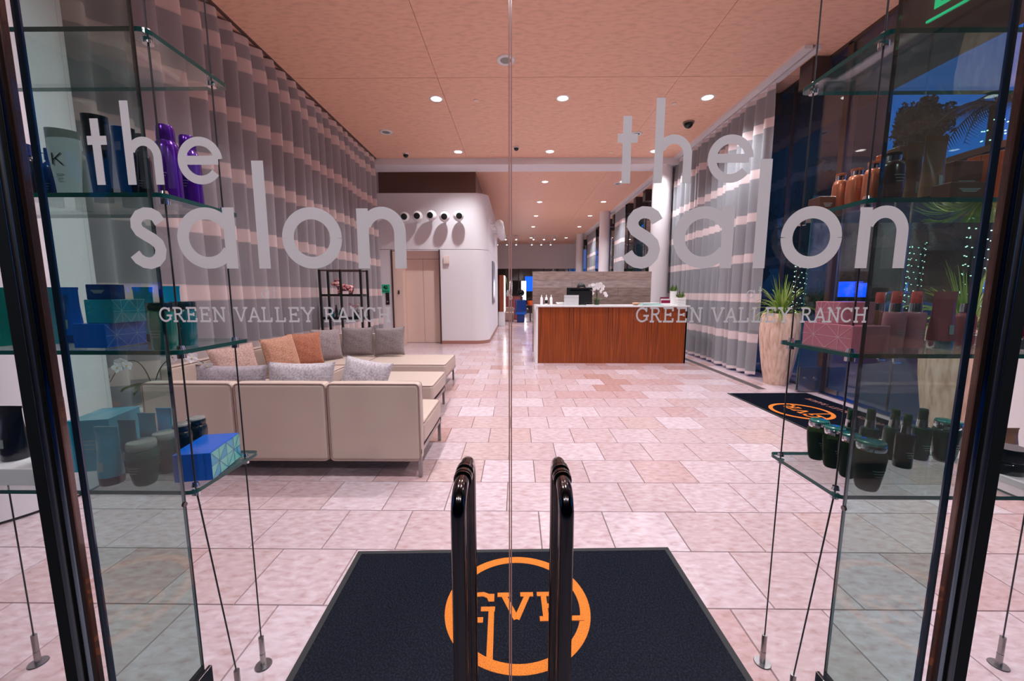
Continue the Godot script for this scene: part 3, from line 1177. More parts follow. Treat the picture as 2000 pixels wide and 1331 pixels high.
func ceiling_fittings() -> void:
	var where := [[-0.15, -5.9, 0.125, "nearest the entrance, over the door seam"], [-2.65, -8.35, 0.125, "left one near the striped curtain"], [2.46, -8.5, 0.125, "right one beside the dome camera"], [3.05, -12.2, 0.12, "beyond the ceiling beam"]]
	for q in where:
		var o := thing("ceiling_speaker", "round white ceiling speaker with grey grille, " + q[3], "speaker", Vector3(q[0], CEIL, q[1]), 0, "ceiling speakers")
		var s := st()
		lathe(s, [Vector2(q[2] * 0.62, -0.008), Vector2(q[2] * 0.66, -0.014), Vector2(q[2] * 0.95, -0.016), Vector2(q[2] * 1.05, -0.004), Vector2(q[2] * 1.05, 0.0)], 36)
		part(o, "rim", s, "white_gloss")
		s = st()
		lathe(s, [Vector2(q[2] * 0.63, -0.008), Vector2(0, -0.008)], 36)
		part(o, "grille", s, "cap_grey")
	for q in [[3.30, -7.95, 0.085, "black", "black dome camera on the ceiling above the right curtain"], [0.0, -9.2, 0.055, "black", "small black dome camera on the ceiling beside the door seam"], [-2.6, -9.6, 0.06, "white_gloss", "small white dome camera on the ceiling near the left curtain"]]:
		var o := thing("dome_camera", q[4], "camera", Vector3(q[0], CEIL, q[1]), 0, "ceiling dome cameras")
		var s := st()
		lathe(s, [Vector2(0, -0.03), Vector2(q[2] * 1.2, -0.03), Vector2(q[2] * 1.25, 0.0)], 28)
		part(o, "housing", s, "white_gloss" if q[2] < 0.08 else "steel")
		s = st()
		var pr := []
		for i in 9:
			var a := PI / 2 * i / 8.0
			pr.append(Vector2(q[2] * sin(a), -0.03 - q[2] * cos(a)))
		lathe(s, pr, 24)
		part(o, "dome", s, "black_gloss")
	for q in [[-0.68, -7.05, "left of the door seam"], [2.72, -7.2, "near the right curtain"], [-0.55, -9.55, "left, in the row by the beam"], [2.2, -9.55, "right, in the row by the beam"]]:
		var o := thing("sprinkler", "tiny round ceiling sprinkler cover " + q[2], "sprinkler", Vector3(q[0], CEIL, q[1]), 0, "sprinkler covers")
		var s := st()
		cyl(s, Vector3.ZERO, Vector3(0, -0.012, 0), 0.045, 20)
		part(o, "cover", s, "elevator_tan")
	# curtain tracks
	var t := thing("curtain_track", "white boxed curtain track along the ceiling beside the glass wall", "curtain track", Vector3(3.9, CEIL, 0))
	var s := st()
	box(s, Vector3(-0.11, 0, -5.6), Vector3(0.0, -0.05, -33))
	box(s, Vector3(0.035, 0, -5.6), Vector3(0.12, -0.05, -33))
	part(t, "box", s, "white_paint")
	s = st()
	box(s, Vector3(0.0, -0.012, -5.6), Vector3(0.035, -0.02, -33))
	part(t, "channel", s, "steel")
	t = thing("curtain_track", "thin dark curtain rail along the ceiling above the sofa side", "curtain track", Vector3(-3.42, CEIL, 0))
	s = st()
	box(s, Vector3(-0.015, 0, -3.0), Vector3(0.015, -0.025, -9.9))
	part(t, "rail", s, "brown_trim")
	# track lights far down the salon
	for q in [[-23.0, 0], [-25.5, 1]]:
		for x in [-0.6, 1.6]:
			var o := thing("track_light", "white track with spot heads across the far salon ceiling, %s row, %s" % [["nearer", "farther"][q[1]], "left part" if x < 0 else "right part"], "track light", Vector3(x, CEIL, q[0]), 0, "far track lights")
			s = st()
			box(s, Vector3(-0.8, 0, -0.02), Vector3(0.8, -0.04, 0.02))
			part(o, "rail", s, "white_paint")
			for k in 3:
				s = st()
				cyl(s, Vector3(-0.6 + k * 0.6, -0.04, 0), Vector3(-0.6 + k * 0.6, -0.24, 0.04), 0.06, 14)
				var hd := part(o, "spot_head", s, "white_gloss")
				s = st()
				cyl(s, Vector3(-0.6 + k * 0.6, -0.24, 0.04), Vector3(-0.6 + k * 0.6, -0.245, 0.041), 0.05, 14)
				part(hd, "lamp", s, "lamp_glow")
	# exit sign hanging over the exit
	var ex := thing("exit_sign", "green glowing EXIT sign on a clear plate hanging near the right column", "sign", Vector3(2.385, 2.95, -2.234), -1.38)
	s = st()
	box(s, Vector3(-0.22, 0, -0.004), Vector3(0.22, 0.26, 0.004))
	part(ex, "plate", s, "door_glass")
	s = st()
	box(s, Vector3(-0.22, -0.012, -0.006), Vector3(0.22, 0.0, 0.006))
	part(ex, "lit_edge", s, "exit_glow")
	s = st()
	box(s, Vector3(-0.2, 0.26, -0.03), Vector3(0.2, 0.32, 0.03))
	box(s, Vector3(-0.01, 0.32, -0.01), Vector3(0.01, CEIL - 2.95, 0.01))
	part(ex, "housing", s, "steel")
	var tm := TextMesh.new()
	var f := SystemFont.new()
	f.font_names = ["Droid Sans"]
	f.font_weight = 700
	tm.font = f
	tm.text = "EXIT"
	tm.font_size = 64
	tm.pixel_size = 0.0030
	tm.depth = 0.003
	var tn := part(ex, "lettering", tm, "exit_glow")
	tn.position = Vector3(0, 0.105, 0.006)


# ------------------------------------------------------------------ curtains
func curtains() -> void:
	curtain("striped sheer curtain in grey and white hanging behind the sofa", -3.46, -2.75, -9.86, 0.03, 4.62, 0.105, 0.31, [0.0, 0.7, 1.41, 2.13, 2.85, 3.57, 4.27, 4.6], 0.085, Color(0.62, 0.59, 0.605), Color(0.86, 0.77, 0.76), 3)
	curtain("striped sheer curtain in grey and white beside the reception desk", 3.96, -6.45, -10.6, 0.04, 4.6, 0.085, 0.25, [0.02, 0.65, 1.32, 1.99, 2.66, 3.35, 4.05, 4.6], 0.075, Color(0.60, 0.60, 0.62), Color(0.90, 0.83, 0.83), 7)
	curtain("narrow gathered striped curtain just past the slim column", 3.96, -11.0, -11.5, 0.04, 4.6, 0.06, 0.18, [0.02, 0.65, 1.32, 1.99, 2.66, 3.35, 4.05, 4.6], 0.075, Color(0.60, 0.60, 0.62), Color(0.90, 0.83, 0.83), 8)
	curtain("narrow gathered striped curtain beside the second slim column", 3.96, -14.8, -16.1, 0.04, 4.6, 0.06, 0.2, [0.02, 0.65, 1.32, 1.99, 2.66, 3.35, 4.05, 4.6], 0.075, Color(0.60, 0.60, 0.62), Color(0.90, 0.83, 0.83), 9)
	curtain("narrow gathered striped curtain farthest down the glass wall", 3.96, -20.0, -22.0, 0.04, 4.6, 0.06, 0.2, [0.02, 0.65, 1.32, 1.99, 2.66, 3.35, 4.05, 4.6], 0.075, Color(0.60, 0.60, 0.62), Color(0.90, 0.83, 0.83), 10)


func curtain(label: String, x: float, z0: float, z1: float, y0: float, y1: float, amp: float, period: float, bands: Array, half: float, dark: Color, light: Color, sd: int) -> void:
	var im := Image.create(4, 1024, false, Image.FORMAT_RGB8)
	for r in 1024:
		var y := y1 - (y1 - y0) * (r + 0.5) / 1024.0
		var c := dark
		for b in bands:
			if absf(y - b) < half:
				c = light if absf(y - b) < half - 0.012 else light.darkened(0.05)
		for k in 4:
			im.set_pixel(k, r, c)
	var m := mat("curtain_%d" % sd, Color.WHITE, 0.9)
	m.albedo_texture = ImageTexture.create_from_image(im)
	m.cull_mode = BaseMaterial3D.CULL_DISABLED
	m.backlight_enabled = true
	m.backlight = Color(0.35, 0.35, 0.35)
	m.texture_repeat = false
	var g := RandomNumberGenerator.new()
	g.seed = sd
	# folds: an uneven run of pleats
	var L := absf(z1 - z0)
	var knots := [0.0]
	while knots[-1] < L:
		knots.append(knots[-1] + period * g.randf_range(0.45, 1.0) * 0.62)
	var amps := []
	for i in knots.size():
		amps.append(amp * g.randf_range(0.55, 1.15) * (1.0 if i % 2 == 0 else -1.0))
	var n := int(L / 0.022)
	var wave := func(d: float, t: float) -> float:
		var i := 0
		while i < knots.size() - 2 and knots[i + 1] < d:
			i += 1
		var u := clampf((d - knots[i]) / (knots[i + 1] - knots[i]), 0, 1)
		u = u * u * (3 - 2 * u)
		return lerpf(amps[i], amps[i + 1], u) * lerpf(1.0, 0.55, t)
	var f := func(u: float, v: float) -> Vector3:
		var d := u * L
		var t := smoothstep(0.9, 1.0, v)
		var drift := 0.03 * sin(d * 2.3 + v * 2.0) * (1.0 - v)
		return Vector3(x + wave.call(d + drift, t) * (1.0 + 0.15 * sin(v * 5.0 + d)), lerpf(y0, y1, v), z0 + (z1 - z0) * u)
	var s := st()
	sheet(s, f, n, 14, func(_p): return Vector3(-signf(x), 0, 0), true)
	tag(part(self, "curtain", s, m), label, "curtain", "striped sheer curtains")


# ------------------------------------------------------------------ glass entrance
func entrance() -> void:
	# two door leaves meeting near x = 0, with the lettering stuck to their outer face
	for i in 2:
		var x0: float = [-0.910, -0.009][i]
		var x1: float = [-0.013, 0.886][i]
		var d := thing("glass_door", ["left clear glass entrance door with frosted salon lettering", "right clear glass entrance door with frosted salon lettering"][i], "glass door", Vector3(0, 0, -0.75))
		var s := st()
		box(s, Vector3(x0, 0.02, -0.006), Vector3(x1, 2.6, 0.006))
		part(d, "pane", s, "door_glass")
		s = st()
		var xe: float = x1 if i == 0 else x0
		box(s, Vector3(xe - 0.0012, 0.02, -0.0062), Vector3(xe + 0.0012, 2.6, 0.0062))
		part(d, "edge", s, "seam_edge")
		s = st()
		rbox(s, Transform3D(Basis(), Vector3((x0 + x1) / 2, 0.05, 0)), Vector3(absf(x1 - x0), 0.09, 0.03), 0.003, 1)
		part(d, "bottom_rail", s, "dark_chrome")
		handle(d, [-0.105, 0.092][i])
		lettering(d, i)
	# metal posts at the outer edges of the doors
	for i in 2:
		var sg: float = [-1.0, 1.0][i]
		var xi: float = [-0.914, 0.890][i]
		var p := thing("door_post", ["polished bronze post with black gasket left of the entrance doors", "polished bronze post with black gasket right of the entrance doors"][i], "post", Vector3(xi, 0, -0.75))
		var s := st()
		rbox(s, Transform3D(Basis(), Vector3(sg * 0.0045, 1.4, 0.0)), Vector3(0.009, 2.8, 0.014), 0.002, 2)
		part(p, "inner_rail", s, "bronze_post")
		s = st()
		cyl(s, Vector3(sg * 0.0145, 0, 0.004), Vector3(sg * 0.0145, 2.8, 0.004), 0.0055, 20)
		part(p, "bead", s, "chrome")
		s = st()
		box(s, Vector3(sg * 0.0095, 0, -0.008), Vector3(sg * 0.0255, 2.8, 0.003))
		box(s, Vector3(sg * 0.0385, 0, -0.012), Vector3(sg * 0.063, 2.8, 0.012))
		part(p, "gasket", s, "rubber")
		s = st()
		rbox(s, Transform3D(Basis(), Vector3(sg * 0.032, 1.4, 0.003)), Vector3(0.0125, 2.8, 0.022), 0.005, 4)
		part(p, "tube", s, "steel")
		# fixed sidelight beyond the post
		var w := struct_root("window_%d" % (4 + i))
		s = st()
		box(s, Vector3(xi + sg * 0.064, 0.02, -0.756), Vector3(-3.74 if i == 0 else 4.33, 2.8, -0.744))
		part(w, "pane", s, "door_glass")
		# standing glass fin behind the post
		var xf: float = [-0.937, 0.912][i]
		var f := thing("glass_fin", ["upright tinted glass fin with blue front edge beside the left door post", "upright tinted glass fin with blue front edge beside the right door post"][i], "glass panel", Vector3(xf, 0, 0))
		s = st()
		box(s, Vector3(-0.0068, 0.02, -0.792), Vector3(0.0068, 3.2, -1.019))
		part(f, "panel", s, "tinted_glass")
		s = st()
		box(s, Vector3(-0.0072, 0.02, -0.788), Vector3(0.0072, 3.2, -0.7915))
		part(f, "front_edge", s, "blue_edge")
		s = st()
		box(s, Vector3(-0.0072, 0.02, -1.0195), Vector3(0.0072, 3.2, -1.023))
		part(f, "rear_edge", s, "dark_edge")
		for q in [-1.0, 1.0]:
			s = st()
			rbox(s, Transform3D(Basis(), Vector3(q * 0.0135, 0.15, -1.0)), Vector3(0.011, 0.30, 0.075), 0.002, 1)
			part(f, "clamp", s, "dark_chrome")
		s = st()
		cyl(s, Vector3(-sg * 0.008, 0.83, -1.013), Vector3(-sg * 0.014, 0.83, -1.013), 0.007, 12)
		part(f, "fixing", s, "dark_chrome")
	# header over the doors and the glass above it
	var h := st()
	box(h, Vector3(-3.74, 2.8, -0.79), Vector3(4.33, 2.95, -0.71))
	struct("trim_5", h, "mullion")
	h = st()
	box(h, Vector3(-5.2, 2.95, -0.60), Vector3(4.5, CEIL + 0.3, -0.80))
	struct("wall_front", h, "white_plaster")
	h = st()
	box(h, Vector3(-6, 3.25, 3.6), Vector3(6.4, 3.5, -0.6))
	struct("roof_porch", h, "canopy")
	for x in [-1.3, 0.0, 1.3]:
		var l := SpotLight3D.new()
		l.name = "porch_lamp"
		l.position = Vector3(x, 3.2, 0.9)
		l.rotation.x = -PI / 2 + 0.35
		l.spot_angle = 60
		l.spot_angle_attenuation = 0.8
		l.spot_range = 12
		l.spot_attenuation = 2.0
		l.light_size = 0.08
		l.light_color = lamp_color
		l.light_energy = porch_energy
		l.shadow_enabled = true
		add_child(l)
		var o := thing("porch_light", "recessed porch light outside above the entrance, " + ("left one" if x < 0 else ("right one" if x > 0 else "middle one")), "downlight", Vector3(x, 3.25, 0.9), 0, "recessed porch lights")
		h = st()
		cyl(h, Vector3.ZERO, Vector3(0, -0.012, 0), 0.10, 28)
		part(o, "trim_ring", h, "white_gloss")
		h = st()
		cyl(h, Vector3(0, -0.012, 0), Vector3(0, -0.016, 0), 0.075, 28)
		part(o, "lens", h, "lamp_glow")
	h = st()
	box(h, Vector3(-0.98, 2.61, -0.78), Vector3(0.96, 2.8, -0.72))
	struct("trim_6", h, "dark_chrome")


func handle(d: Node3D, x: float) -> void:
	var y1 := 1.052
	var y0 := 0.25
	for side in [1.0, -1.0]:
		var pts := [Vector3(x, y0, side * 0.006), Vector3(x, y0, side * 0.045)]
		for k in 6:
			var a := PI / 2 * (k + 1) / 6.0
			pts.append(Vector3(x, y0 + 0.04 * (1 - cos(a)), side * (0.045 + 0.04 * sin(a))))
		for k in 7:
			var a := PI / 2 * k / 6.0
			pts.append(Vector3(x, y1 - 0.04 * (1 - sin(a)), side * (0.045 + 0.04 * cos(a))))
		pts.append(Vector3(x, y1, side * 0.006))
		var s := st()
		tube(s, pts, 0.0142, 24)
		var hd := part(d, "handle", s, "dark_chrome")
		s = st()
		for yy in [y0, y1]:
			cyl(s, Vector3(x, yy, side * 0.0065), Vector3(x, yy, side * 0.016), 0.0185, 24)
			cyl(s, Vector3(x, yy, side * 0.019), Vector3(x, yy, side * 0.024), 0.0180, 24)
		part(hd, "collar", s, "dark_chrome")


# letters as strokes, x-height 1 (lower case) or cap height 1 (slab capitals)
func low(c: String, w: float) -> Array:
	match c:
		"s":
			return [[[Vector2(0.57, 0.76), Vector2(0.51, 0.86), Vector2(0.43, 0.902), Vector2(0.33, 0.91), Vector2(0.23, 0.87), Vector2(0.17, 0.79), Vector2(0.165, 0.70), Vector2(0.21, 0.62), Vector2(0.31, 0.555), Vector2(0.42, 0.49), Vector2(0.51, 0.41), Vector2(0.54, 0.31), Vector2(0.515, 0.20), Vector2(0.44, 0.12), Vector2(0.34, 0.088), Vector2(0.24, 0.105), Vector2(0.15, 0.16), Vector2(0.09, 0.245)]]]
		"a":
			return [[[Vector2(0.88, 0), Vector2(0.88, 1.0)]], [arc_pts(Vector2(0.49, 0.5), 0.405, 0.405, 30, 330, 40)]]
		"l":
			return [[[Vector2(0.11, 0), Vector2(0.11, 1.74)]]]
		"o":
			return [[arc_pts(Vector2(0.5, 0.5), 0.405, 0.405, 0, 360, 48)]]
		"n", "h":
			var a := arc_pts(Vector2(0.42, 0.58), 0.30, 0.33, 158, 0, 22)
			a.append(Vector2(0.72, 0))
			return [[[Vector2(0.10, 0), Vector2(0.10, 0.98 if c == "n" else 1.74)]], [a]]
		"t":
			return [[[Vector2(0.20, 0), Vector2(0.20, 1.38)]], [[Vector2(0.0, 0.93), Vector2(0.20 - w / 2, 0.93)]], [[Vector2(0.20 + w / 2, 0.93), Vector2(0.43, 0.93)]]]
		"e":
			return [[arc_pts(Vector2(0.47, 0.5), 0.40, 0.405, 4, 322, 44)], [[Vector2(0.165, 0.51), Vector2(0.865, 0.51)]]]
	return []


func slab(c: String) -> Array:
	var S := func(x: float, y: float, l := 0.16) -> Array: return [Vector2(x - l, y), Vector2(x + l, y)]
	var v := func(a: float, b: float, c2: float, d: float) -> Array: return [Vector2(a, b), Vector2(c2, d)]
	match c:
		"G":
			return [arc_pts(Vector2(0.46, 0.5), 0.39, 0.44, 42, 325, 26), v.call(0.55, 0.44, 0.95, 0.44), v.call(0.80, 0.42, 0.80, 0.13), v.call(0.76, 0.97, 0.76, 0.70)]
		"C":
			return [arc_pts(Vector2(0.48, 0.5), 0.39, 0.44, 42, 318, 26), v.call(0.78, 0.97, 0.78, 0.70)]
		"R":
			return [v.call(0.21, 0.05, 0.21, 0.95), S.call(0.21, 0.05), v.call(0.05, 0.95, 0.50, 0.95), [Vector2(0.5, 0.95), Vector2(0.64, 0.90), Vector2(0.70, 0.75), Vector2(0.64, 0.59), Vector2(0.5, 0.53)], v.call(0.21, 0.53, 0.50, 0.53), v.call(0.46, 0.52, 0.76, 0.06), v.call(0.70, 0.05, 0.94, 0.05)]
		"E":
			return [v.call(0.21, 0.05, 0.21, 0.95), v.call(0.05, 0.95, 0.78, 0.95), v.call(0.05, 0.05, 0.80, 0.05), v.call(0.21, 0.51, 0.58, 0.51), v.call(0.74, 0.95, 0.74, 0.74), v.call(0.76, 0.05, 0.76, 0.27), v.call(0.58, 0.40, 0.58, 0.63)]
		"N":
			return [v.call(0.19, 0.05, 0.19, 0.95), v.call(0.20, 0.95, 0.79, 0.06), v.call(0.80, 0.0, 0.80, 0.95), S.call(0.19, 0.05), v.call(0.02, 0.95, 0.26, 0.95), S.call(0.80, 0.95)]
		"V":
			return [v.call(0.13, 0.95, 0.47, 0.03), v.call(0.47, 0.03, 0.82, 0.95), S.call(0.13, 0.95), S.call(0.82, 0.95)]
		"A":
			return [v.call(0.13, 0.05, 0.47, 0.97), v.call(0.47, 0.97, 0.82, 0.05), v.call(0.25, 0.35, 0.70, 0.35), S.call(0.13, 0.05), S.call(0.82, 0.05)]
		"L":
			return [v.call(0.21, 0.05, 0.21, 0.95), S.call(0.21, 0.95), v.call(0.05, 0.05, 0.78, 0.05), v.call(0.74, 0.05, 0.74, 0.30)]
		"Y":
			return [v.call(0.12, 0.95, 0.47, 0.47), v.call(0.82, 0.95, 0.47, 0.47), v.call(0.47, 0.5, 0.47, 0.05), S.call(0.12, 0.95), S.call(0.82, 0.95), S.call(0.47, 0.05)]
		"H":
			return [v.call(0.19, 0.05, 0.19, 0.95), v.call(0.78, 0.05, 0.78, 0.95), v.call(0.19, 0.51, 0.78, 0.51), S.call(0.19, 0.05), S.call(0.19, 0.95), S.call(0.78, 0.05), S.call(0.78, 0.95)]
	return []


# outline of a stroke as polygons (a closed ring in two halves)
func stroke_polys(pts: Array, w: float) -> Array:
	if pts[0].distance_to(pts[-1]) < 1e-5:
		var h := pts.size() / 2
		return stroke_polys(pts.slice(0, h + 1), w) + stroke_polys(pts.slice(h), w)
	var L := PackedVector2Array()
	var R := PackedVector2Array()
	var n := pts.size()
	for i in n:
		var t: Vector2 = (pts[mini(i + 1, n - 1)] - pts[maxi(i - 1, 0)]).normalized()
		var m := Vector2(-t.y, t.x) * w * 0.5
		L.append((pts[i] + m) * 100.0)
		R.append((pts[i] - m) * 100.0)
	R.reverse()
	L.append_array(R)
	return [L]


# one flat layer of film: each stroke is cut by those laid before it
func film(s: SurfaceTool, strokes: Array, w: float, xf: Transform3D) -> void:
	var laid := []
	for st2 in strokes:
		for q in stroke_polys(st2, w):
			var pieces := [q]
			for b in laid:
				var next := []
				for pc in pieces:
					for r in Geometry2D.clip_polygons(pc, b):
						if not Geometry2D.is_polygon_clockwise(r) or Geometry2D.clip_polygons(pc, b).size() == 1:
							next.append(r)
				pieces = next
			for pc in pieces:
				var ix := Geometry2D.triangulate_polygon(pc)
				for k in range(0, ix.size(), 3):
					var tri := []
					for j in 3:
						var v: Vector2 = pc[ix[k + j]] / 100.0
						tri.append(xf * Vector3(v.x, v.y, 0))
					poly(s, tri, xf.basis.z)
			laid.append(q)


func slab_text(s: SurfaceTool, txt: String, xf: Transform3D, adv: float, gap: float, w: float, lift := 0.0) -> void:
	var x := 0.0
	for ch in txt:
		if ch == " ":
			x += gap
			continue
		var lx := xf * Transform3D(Basis(), Vector3(x, 0, 0))
		if lift > 0.0:
			for stroke in slab(ch):
				ribbon(s, stroke, w, lx, lift)
		else:
			film(s, slab(ch), w, lx)
		x += adv


func lettering(d: Node3D, i: int) -> void:
	var z := 0.0068
	var put := func(c: String, x: float, y: float, k: float, w: float) -> void:
		var s := st()
		var all := []
		for strokes in low(c, w):
			all.append_array(strokes)
		film(s, all, w, Transform3D(Basis().scaled(Vector3(k, k, 1)), Vector3(x, y, z)))
		part(d, "letter", s, "frosted_vinyl")
	var ox: float = [-0.731, 0.197][i]
	var q := 0
	for c in "salon":
		put.call(c, ox + [0.0, 0.0955, 0.2435, 0.2925, 0.4335][q], 1.464, 0.112, 0.195)
		q += 1
	ox = [-0.785, 0.183][i]
	q = 0
	for c in "the":
		put.call(c, ox + [0.0, 0.0665, 0.1655][q], 1.617, 0.084, 0.185)
		q += 1
	ox = [-0.487, 0.434][i]
	put.call("a", ox, 1.4075, 0.0165, 0.11)
	put.call("t", ox + 0.022, 1.4075, 0.0165, 0.11)
	var s := st()
	var wd: float = [0.0266, 0.0259][i]
	slab_text(s, "GREEN VALLEY RANCH", Transform3D(Basis().scaled(Vector3(wd, 0.0285, 1)), Vector3([-0.688, 0.228][i], 1.3625, z)), 0.975, 0.62, 0.125)
	part(d, "lettering", s, "frosted_vinyl")


# ------------------------------------------------------------------ cable shelves and what stands on them
func shelf_outline(xi: float, xo: float, z0: float, z1: float) -> Array:
	var c := 0.022
	var sg := signf(xo)
	var p := []
	for k in 5:
		var a := PI / 2 * k / 4.0
		p.append(Vector2(xi + sg * c * (1 - sin(a)), z0 - c * (1 - cos(a))))
	for k in 5:
		var a := PI / 2 * k / 4.0
		p.append(Vector2(xi + sg * c * (1 - cos(a)), z1 + c * (1 - sin(a))))
	p.append(Vector2(xo, z1))
	p.append(Vector2(xo, z0))
	return p


func display(sg: int) -> void:
	var left := sg < 0
	var d := thing("cable_shelf", "four glass shelves on steel cables behind the %s sidelight, holding %s products" % (["left", "blue and purple"] if left else ["right", "copper, pink and green"]), "shelf unit", Vector3.ZERO)
	var xi := -0.945 if left else 0.930
	var xo := -1.875 if left else 1.885
	var ys: Array = [2.085, 1.678, 1.250, 0.833] if left else [2.068, 1.660, 1.244, 0.830]
	var xc := [xi + sg * 0.021, xo - sg * 0.035]
	var zc := [-1.10, -1.315] if left else [-1.105, -1.345]
	for y in ys:
		var o := shelf_outline(xi, xo, -1.07, -1.365 if left else -1.38)
		var top := []
		var bot := []
		for p in o:
			top.append(Vector3(p.x, y + 0.006, p.y))
			bot.append(Vector3(p.x, y - 0.006, p.y))
		var s := st()
		poly(s, top, Vector3.UP)
		poly(s, bot, Vector3.DOWN)
		var sh := part(d, "shelf", s, "shelf_glass")
		s = st()
		for i in o.size():
			var j := (i + 1) % o.size()
			poly(s, [top[i], top[j], bot[j], bot[i]], (top[i] + top[j]) * 0.5 - Vector3((xi + xo) / 2, y, -1.22))
		part(sh, "edge", s, "teal_edge")
		for x in xc:
			for z in zc:
				s = st()
				cyl(s, Vector3(x, y + 0.006, z), Vector3(x, y + 0.017, z), 0.011, 16, 0.008)
				cyl(s, Vector3(x, y - 0.020, z), Vector3(x, y - 0.006, z), 0.012, 16)
				part(sh, "clamp", s, "chrome")
	for x in xc:
		for z in zc:
			var zf: float = z - (0.085 if z > -1.2 else 0.0)
			var s := st()
			var bend: float = ys[3] - 0.02
			tube(s, [Vector3(x, CEIL, z), Vector3(x, bend + 0.02, z), Vector3(x, bend - 0.02, z - (z - zf) * 0.06), Vector3(x, 0.11, zf)], 0.0024, 8)
			var c := part(d, "cable", s, "cable_steel")
			s = st()
			cyl(s, Vector3(x, 0.0, zf), Vector3(x, 0.004, zf), 0.03, 24, 0.028)
			cyl(s, Vector3(x, 0.004, zf), Vector3(x, 0.05, zf), 0.0095, 16)
			cyl(s, Vector3(x, 0.05, zf), Vector3(x, 0.055, zf), 0.0075, 16)
			cyl(s, Vector3(x, 0.055, zf), Vector3(x, 0.12, zf), 0.0090, 16)
			part(c, "floor_anchor", s, "steel")
	for q in products():
		if (q[1] < 0) == left:
			product(q)
	if left:
		carton("wrapped dark blue carton at the bottom of the stack on the left shelf", Vector3(-1.237, 1.258, -1.165), Vector3(0.095, 0.071, 0.125), 0.0, "bright_blue", "blue products on the middle left shelf", "lines")
		carton("wrapped teal carton in the middle of the stack on the left shelf", Vector3(-1.218, 1.329, -1.17), Vector3(0.082, 0.069, 0.10), 0.0, "turquoise", "blue products on the middle left shelf", "lines")
		carton("small blue carton on top of the wrapped carton stack", Vector3(-1.222, 1.398, -1.15), Vector3(0.07, 0.044, 0.045), 0.0, "deep_blue", "blue products on the middle left shelf", "print")
		carton("long turquoise wrapped carton standing behind the front tube", Vector3(-1.40, 0.839, -1.265), Vector3(0.11, 0.172, 0.15), 0.25, "turquoise", "blue products on the lowest left shelf", "print")
		carton("low blue carton with cyan diamond facets at the inner end of the shelf", Vector3(-1.014, 0.839, -1.215), Vector3(0.11, 0.088, 0.18), 0.2, "bright_blue", "blue products on the lowest left shelf", "diamond")
		riser("white riser block under the navy products on the lowest left shelf", Vector3(-1.585, 0.839, -1.18), Vector3(0.28, 0.054, 0.17), "white_gloss")
	else:
		carton("large rose wrapped carton with faceted sides, bottom of the stack", Vector3(1.003, 1.250, -1.195), Vector3(0.11, 0.075, 0.19), 0.0, "rose", "pink products on the middle right shelf", "lines")
		carton("smaller rose wrapped carton on top of the rose stack", Vector3(1.008, 1.325, -1.205), Vector3(0.11, 0.066, 0.095), 0.0, "rose", "pink products on the middle right shelf", "lines")
		riser("brushed silver riser under the plum cartons", Vector3(1.585, 1.250, -1.235), Vector3(0.20, 0.033, 0.17), "steel")
		riser("pale grey riser under the black tubs", Vector3(1.66, 0.836, -1.23), Vector3(0.32, 0.024, 0.26), "white_gloss")
		var o := thing("slim_tube", "slim copper-brown tapered tube beside the rose carton stack", "tube", Vector3(1.10, 1.250, -1.2), 0, "pink products on the middle right shelf")
		var s := st()
		lathe(s, [Vector2(0, 0), Vector2(0.006, 0), Vector2(0.012, 0.035), Vector2(0.013, 0.10), Vector2(0.010, 0.115), Vector2(0, 0.115)], 16)
		part(o, "body", s, "copper")
		s = st()
		cyl(s, Vector3(0, 0.115, 0), Vector3(0, 0.135, 0), 0.008, 12)
		part(o, "cap", s, "dark_copper")


